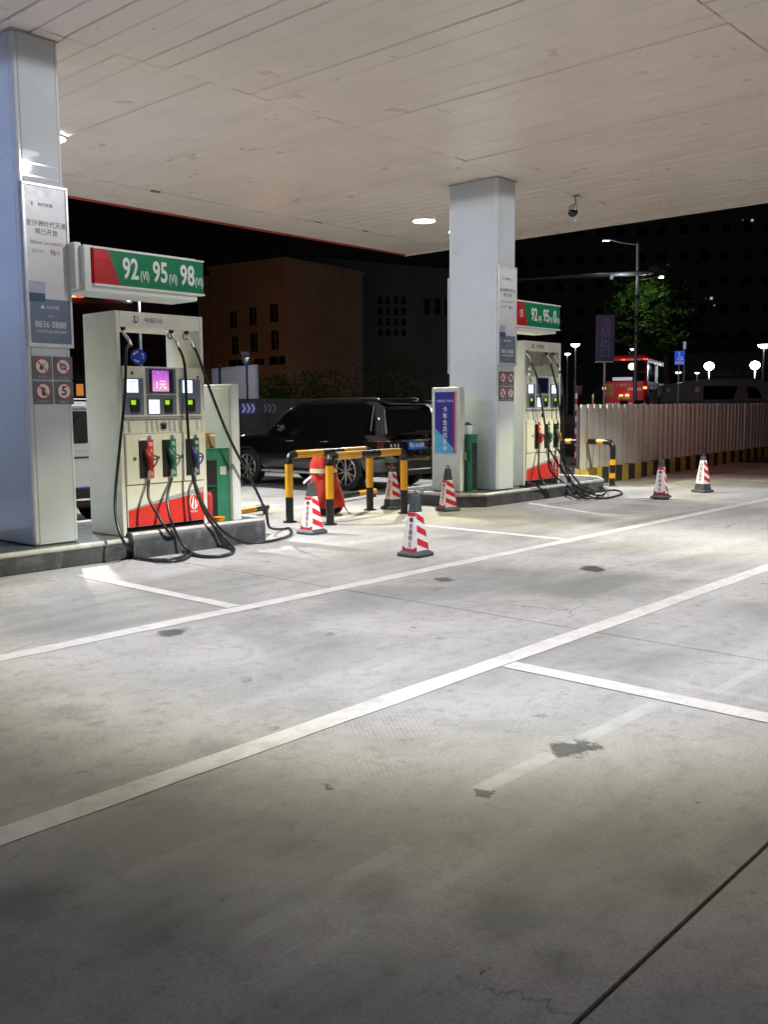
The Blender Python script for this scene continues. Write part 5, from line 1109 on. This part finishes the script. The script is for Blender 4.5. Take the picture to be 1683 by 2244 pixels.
def lf2(r):
    a = r.choice(((-38, 648, 15), (-22, 656, 12), (-28, 640, 10), (10, 700, 7), (-4, 655, 7))); return Vector(((a[0] + r.gauss(0, 1)*a[2]*.55)*s_, -1.5 + r.gauss(0, .12), Hh(a[1]) + r.gauss(0, 1)*a[2]*.4*s_))
leaves(420, lf2, .11, 12).build('low_foliage', 'leaf', t)['kind'] = 'stuff'
tr = MB(); tr.tube([(0, 0, 0), (.03, 0, 1.2), (-.1, .05, Hh(760)), (-.5, 0, Hh(700)), (-.8, 0, Hh(640))], [.19, .16, .13, .08, .02], 10)
for e in ((-1.9, .2, Hh(680)), (.3, -.3, Hh(670)), (-1.2, -.5, Hh(700)), (.6, .2, Hh(710)), (-.6, .6, Hh(650))): tr.tube([(-.15, .04, Hh(755)), (e[0]*.5, e[1]*.5, (Hh(740) + e[2])/2), e], [.08, .05, .015], 7)
tr.build('trunk', 'bark', t, smooth=60)
p = bgp(1356, 60, RZ); t = thing('small_tree', 'small bright green leaved tree behind the blue exit sign', 'tree', tuple(p), FACE); s_ = 60/FPX; hz = zat(1356, 766, 60) - RZ
leaves(900, lambda r: Vector((r.gauss(0, 11)*s_, r.gauss(0, .3), hz + r.gauss(0, 8)*s_)), .13, 8).build('crown', 'leaf', t)
MB().tube([(0, 0, 0), (.05, 0, hz)], [.08, .03], 8).build('trunk', 'bark', t); 
lamp_light(bpy.data.objects['tree'], (0, 0, 0), 0) if False else None
for (px, D, lb_, w_, hh_) in ((700, 50, 'dark bushes left of the black car roof', 60, 800), (860, 48, 'dark rounded bushes above the black car roof', 75, 770), (610, 45, 'dark hedge plants right of the white billboard', 40, 815)):
    p = bgp(px, D, 0); t = thing('bush', lb_, 'bush', tuple(p), FACE); s_ = D/FPX; hz = zat(px, hh_, D)
    leaves(2600, lambda r, w_=w_, s_=s_, hz=hz: Vector((max(-2, min(2, r.gauss(0, .6)))*w_*s_, r.gauss(0, .5), abs(r.random()**.6)*hz*(.72 + .25*math.sin(r.random()*6)))), .10, px).build('foliage', 'leaf', t); MB().tube([(0, 0, 0), (0, 0, hz*.6)], .06, 7).build('stem', 'bark', t)

# exit sign, wheelchair sign, delineators
D_ = 27; p = bgp(1322, D_, 0); s_ = D_/FPX; t = thing('exit_sign', 'tall narrow dark blue sign reading station exit on a thin pole', 'sign', tuple(p), FACE); H = lambda py: zat(1322, py, D_)
bx(-20*s_, 20*s_, -.06, .04, H(793), H(693)).build('board', 'dkblue', t, bevel=.01); MB().tube([(0, 0, 0), (0, 0, H(793))], .03, 10).build('pole', 'polegrey', t)
for k, ch in enumerate('油站出口'): text(ch, .30, 'signtext', t, (0, -.0615, H(710 + 22*k)))
bx(-20.5*s_, 18*s_, -.09, .05, H(795.5), H(793.2)).build('lower_edge', 'steel', t, bevel=.005)
D_ = 33; p = bgp(1486, D_, RZ); s_ = D_/FPX; t = thing('wheelchair_sign', 'blue square sign with white wheelchair symbol above the grey van', 'sign', tuple(p), FACE); H = lambda py: zat(1486, py, D_) - RZ
bx(-10.5*s_, 10.5*s_, -.03, .0, H(800), H(770)).build('board', 'blue_lit', t, bevel=.006); bx(-9*s_, 9*s_, -.034, -.031, H(798), H(793.5)).build('text_strip', 'white_dim', t)
text('停车位', .055, 'navy', t, (0, -.0355, H(795.8)))
e = MB(); cx_, cz_ = .5*s_, H(785.5); e.tube([(cx_ + 4.6*s_*math.cos(a), -.036, cz_ + 4.6*s_*math.sin(a)) for a in [R(160) + R(230)*k/18 for k in range(19)]], 1.0*s_, 6); e.tube([(cx_ - 1.5*s_, -.036, cz_ + 9*s_), (cx_ - 1*s_, -.036, cz_ + 2.5*s_), (cx_ + 3.5*s_, -.036, cz_ + 2*s_), (cx_ + 6*s_, -.036, cz_ - 4*s_), (cx_ + 7.5*s_, -.036, cz_ - 3.5*s_)], 1.0*s_, 6); e.tube([(cx_ - 1.5*s_, -.034, cz_ + 11.5*s_), (cx_ - 1.5*s_, -.038, cz_ + 11.5*s_)], 1.7*s_, 12); e.build('wheelchair_symbol', 'white_dim', t)
MB().tube([(0, .03, 0), (0, .03, H(771))], .025, 8).build('pole', 'polegrey', t)
p = bgp(1497, 40, RZ); t = thing('banded_pole', 'dark pole with white bands behind the wheelchair sign', 'pole', tuple(p), FACE); s_ = 40/FPX; H = lambda py: zat(1497, py, 40) - RZ
MB().tube([(0, 0, 0), (0, 0, H(749))], .05, 10).build('pole', 'polegrey', t); MB().tube([(0, 0, H(766)), (0, 0, H(750))], .062, 10).build('white_band', 'white_dim', t)
for (px, y0, y1, mt, lb_) in ((1262, 905, 862, 'neon', 'red and white banded road post left of the sheet wall'), (1298, 905, 864, 'dim', 'thin pale banded road post just above the end of the sheet wall')):
    D_ = 26; p = bgp(px, D_, 0); t = thing('road_post', lb_, 'road post', tuple(p), FACE, 'banded road posts'); s_ = D_/FPX; H = lambda py: zat(px, py, D_)
    MB().tube([(0, 0, .004), (0, 0, .05)], .14, 14).build('base', 'conebase', t)
    z = .0505; k = 0
    while z < H(y1): MB().tube([(0, 0, z), (0, 0, min(z + .16, H(y1)) - .001)], .034 if mt == 'neon' else .026, 10).build('band', ('conered' if mt == 'neon' else 'kraft') if k % 2 == 0 else 'signwhite', t, smooth=50); z += .16; k += 1
# bus
D_ = 54; p = bgp(1368, D_, RZ); s_ = D_/FPX; t = thing('bus', 'red city bus seen from behind beyond the sheet wall, tail lamps lit', 'bus', tuple(p), FACE - R(23)); H = lambda py: zat(1368, py, D_) - RZ
Wd = 1.22; ht = H(778); Lb = 9.5
bx(-Wd, Wd, 0, Lb, .35, ht).build('body', 'busred', t, bevel=.22, seg=4)
m = MB(); m.box(-Wd*.90, Wd*.90, -.018, -.002, H(836), H(791)); m.build('rear_window', 'glass', t, bevel=.006); bx(-Wd*.55, Wd*.35, -.03, -.019, H(834), H(827)).build('led_strip', 'white_dim', t)
bx(-Wd*.93, -Wd*.5, -.02, -.002, H(870), H(842)).build('grille', 'busgold', t, bevel=.01)
for k in range(5): bx(-Wd*.9, -Wd*.53, -.026, -.021, H(868 - 5*k), H(866.5 - 5*k)).build('slat', 'pblack', t)
for x_ in (-Wd*.93, Wd*.93): bx(x_ - .10, x_ + .10, -.03, .02, H(853), H(848)).build('tail_lamp', 'tail', t, bevel=.02)
for x_ in (-.1, Wd*.92): bx(x_ - .12, x_ + .12, -.03, .10, H(790), H(787.5)).build('marker_lamp', 'tailred', t)
for x_ in (-.18, .16): bx(x_ - .10, x_ + .10, -.04, -.002, H(868), H(865)).build('plate_lamp', 'warm', t)
bx(-.35, .30, -.025, -.003, H(875), H(869)).build('number_plate', 'signgreen', t); bx(-Wd*.95, Wd*.95, -.05, -.003, H(886), H(883)).build('bumper_line', 'steel', t); text('粤A 05318D', .14, 'inkwhite', t, (-.02, -.027, H(872)))
text('广州巴士', .22, 'inklt', t, (-.05, -.022, H(845))); bx(Wd*.15, Wd*.8, -.022, -.003, H(856), H(850)).build('white_stripe', 'inklt', t)
bx(Wd + .004, Wd + .02, .6, 8.6, H(836), H(795)).build('side_window', 'glass', t); m = MB(); m.prism([(Wd + .021, 3.2), (Wd + .03, 3.2), (Wd + .03, 4.6), (Wd + .021, 4.6)], H(838), H(796)); m.build('white_curve', 'inklt', t)
bx(Wd + .004, Wd + .022, 5.4, 9.3, .5, H(838)).build('gold_stripe', 'busgold', t)
for y_ in (2.2, 7.6):
    for x_ in (-Wd + .12, Wd - .12): wheel(t, x_, y_, .46, 1 if x_ > 0 else -1)
lamp_light(t, (0, -1.0, H(866)), 12, (1, .25, .12), .1); lamp_light(t, (0, -2.6, H(800)), 85, (1, .8, .75), .2)  # tail lamp glow; second light has no lamp, added to brighten the rear
# grey van seen from the side
D_ = 39; p = bgp(1440, D_, RZ); s_ = D_/FPX; t = thing('grey_van', 'grey panel van standing side on behind the dark end of the sheet wall', 'van', tuple(p), FACE - R(4)); H = lambda py: zat(1560, py, D_) - RZ
Lv = 5.4; pr = [(0, .35), (Lv, .35), (Lv, H(868)), (Lv - .55, H(862)), (Lv - 1.0, H(838)), (Lv - 1.5, H(831)), (1.9, H(831)), (1.0, H(838)), (.1, H(845)), (0, H(850))]
MB().prism_y(pr, 0, 1.75).build('body', 'cargrey', t, bevel=.08, seg=3)
bx(.35, 1.72, -.016, -.002, H(878), H(848)).build('side_panel', 'cargrey', t, bevel=.012)
m = MB(); m.prism_y([(1.84, H(876)), (3.02, H(876)), (3.20, H(846)), (1.84, H(846))], -.014, -.002); m.build('side_window', 'glass', t, bevel=.006); m = MB(); m.prism_y([(3.62, H(874)), (4.2, H(874)), (3.95, H(850)), (3.55, H(848))], -.014, -.002); m.build('front_window', 'glass', t, bevel=.006)
bx(.1, Lv - .5, -.02, -.003, H(881), H(879.5)).build('side_trim', 'pblack', t); bx(.38, .47, -.03, -.017, H(858), H(850)).build('hinge', 'inklt', t); bx(1.5, 1.68, -.03, -.017, H(858), H(848)).build('hinge', 'inklt', t)
for x_ in (.95, 4.2): 
    w_ = MB(); w_.tube([(x_, -.03, .34), (x_, .20, .34)], .34, 28); w_.build('wheel', 'tyre', t, smooth=50); MB().tube([(x_, -.04, .34), (x_, -.031, .34)], .2, 24).build('hub_cap', 'rim', t)
# faint lettering on a dark wall behind the van
A, B = bgp(1500, 84, RZ), bgp(1720, 82, RZ); t = facade('dark_station_wall', 'dark low building with faint grey lettering above the grey van', A, B, zat(1600, 780, 83), 4, [], 'hoard', z0=RZ)
text('◎中国石化 加油站', .55, 'signtext', t, (seg_x(1595, A, B), -.02, zat(1595, 818, 83) - RZ), xs=1)
# e-bikes in front of the bus
def ebike(px, D, label, rz):
    t = thing('electric_bike', label, 'scooter', tuple(bgp(px, D, RZ)), rz, 'electric bikes parked by the bus')
    for x_ in (-.55, .55): MB().tube([(x_, -.04, .25), (x_, .04, .25)], .25, 20).build('wheel', 'tyre', t, smooth=50)
    MB().tube(smooth_pts([(-.55, 0, .28), (-.3, 0, .35), (.1, 0, .32), (.38, 0, .5), (.33, 0, .85), (.28, 0, 1.0)], 4), [.05]*21, 8).build('frame', 'bikeblack', t, smooth=50)
    MB().loft([[(x_, y_, z_) for y_, z_ in ((-.12, .55), (.12, .55), (.10, .72), (-.10, .72))] for x_ in (-.6, .0)]).build('seat', 'bikeblack', t, bevel=.03); MB().tube([(.28, -.3, 1.05), (.28, 0, 1.0), (.28, .3, 1.05)], .018, 8).build('handlebar', 'bikeblack', t)
    MB().box(-.8, -.55, -.14, .14, .68, .92).build('top_box', 'bikeblack', t, bevel=.03)
    MB().tube([(-.74, 0, .6), (-.76, 0, .6)], .03, 10).build('tail_lamp', 'tailred', t)
    MB().tube([(.28, -.28, 1.05), (.30, -.3, 1.25)], .008, 6).build('mirror_stem', 'bikeblack', t); MB().disc((.30, -.3, 1.27), .05).build('mirror', 'glass', t)
ebike(1402, 38, 'black electric bike below the tall mast, left of a pair', FACE + R(10)); ebike(1430, 37.5, 'black electric bike right of the tall mast', FACE + R(25))

# lettering becomes plain mesh, so that every piece is an object of its own
bpy.context.view_layer.update(); dg = bpy.context.evaluated_depsgraph_get()
_new = []
for o in [o for o in SC.objects if o.type == 'FONT']:
    me = bpy.data.meshes.new_from_object(o.evaluated_get(dg)); me.name = o.name.split('.')[0]; _new.append((o, me))
for o, me in _new:
    nm, par, mb_ = o.name, o.parent, o.matrix_basis.copy(); bpy.data.objects.remove(o)
    q = bpy.data.objects.new(nm, me); COL.objects.link(q); q.parent = par; q.matrix_basis = mb_
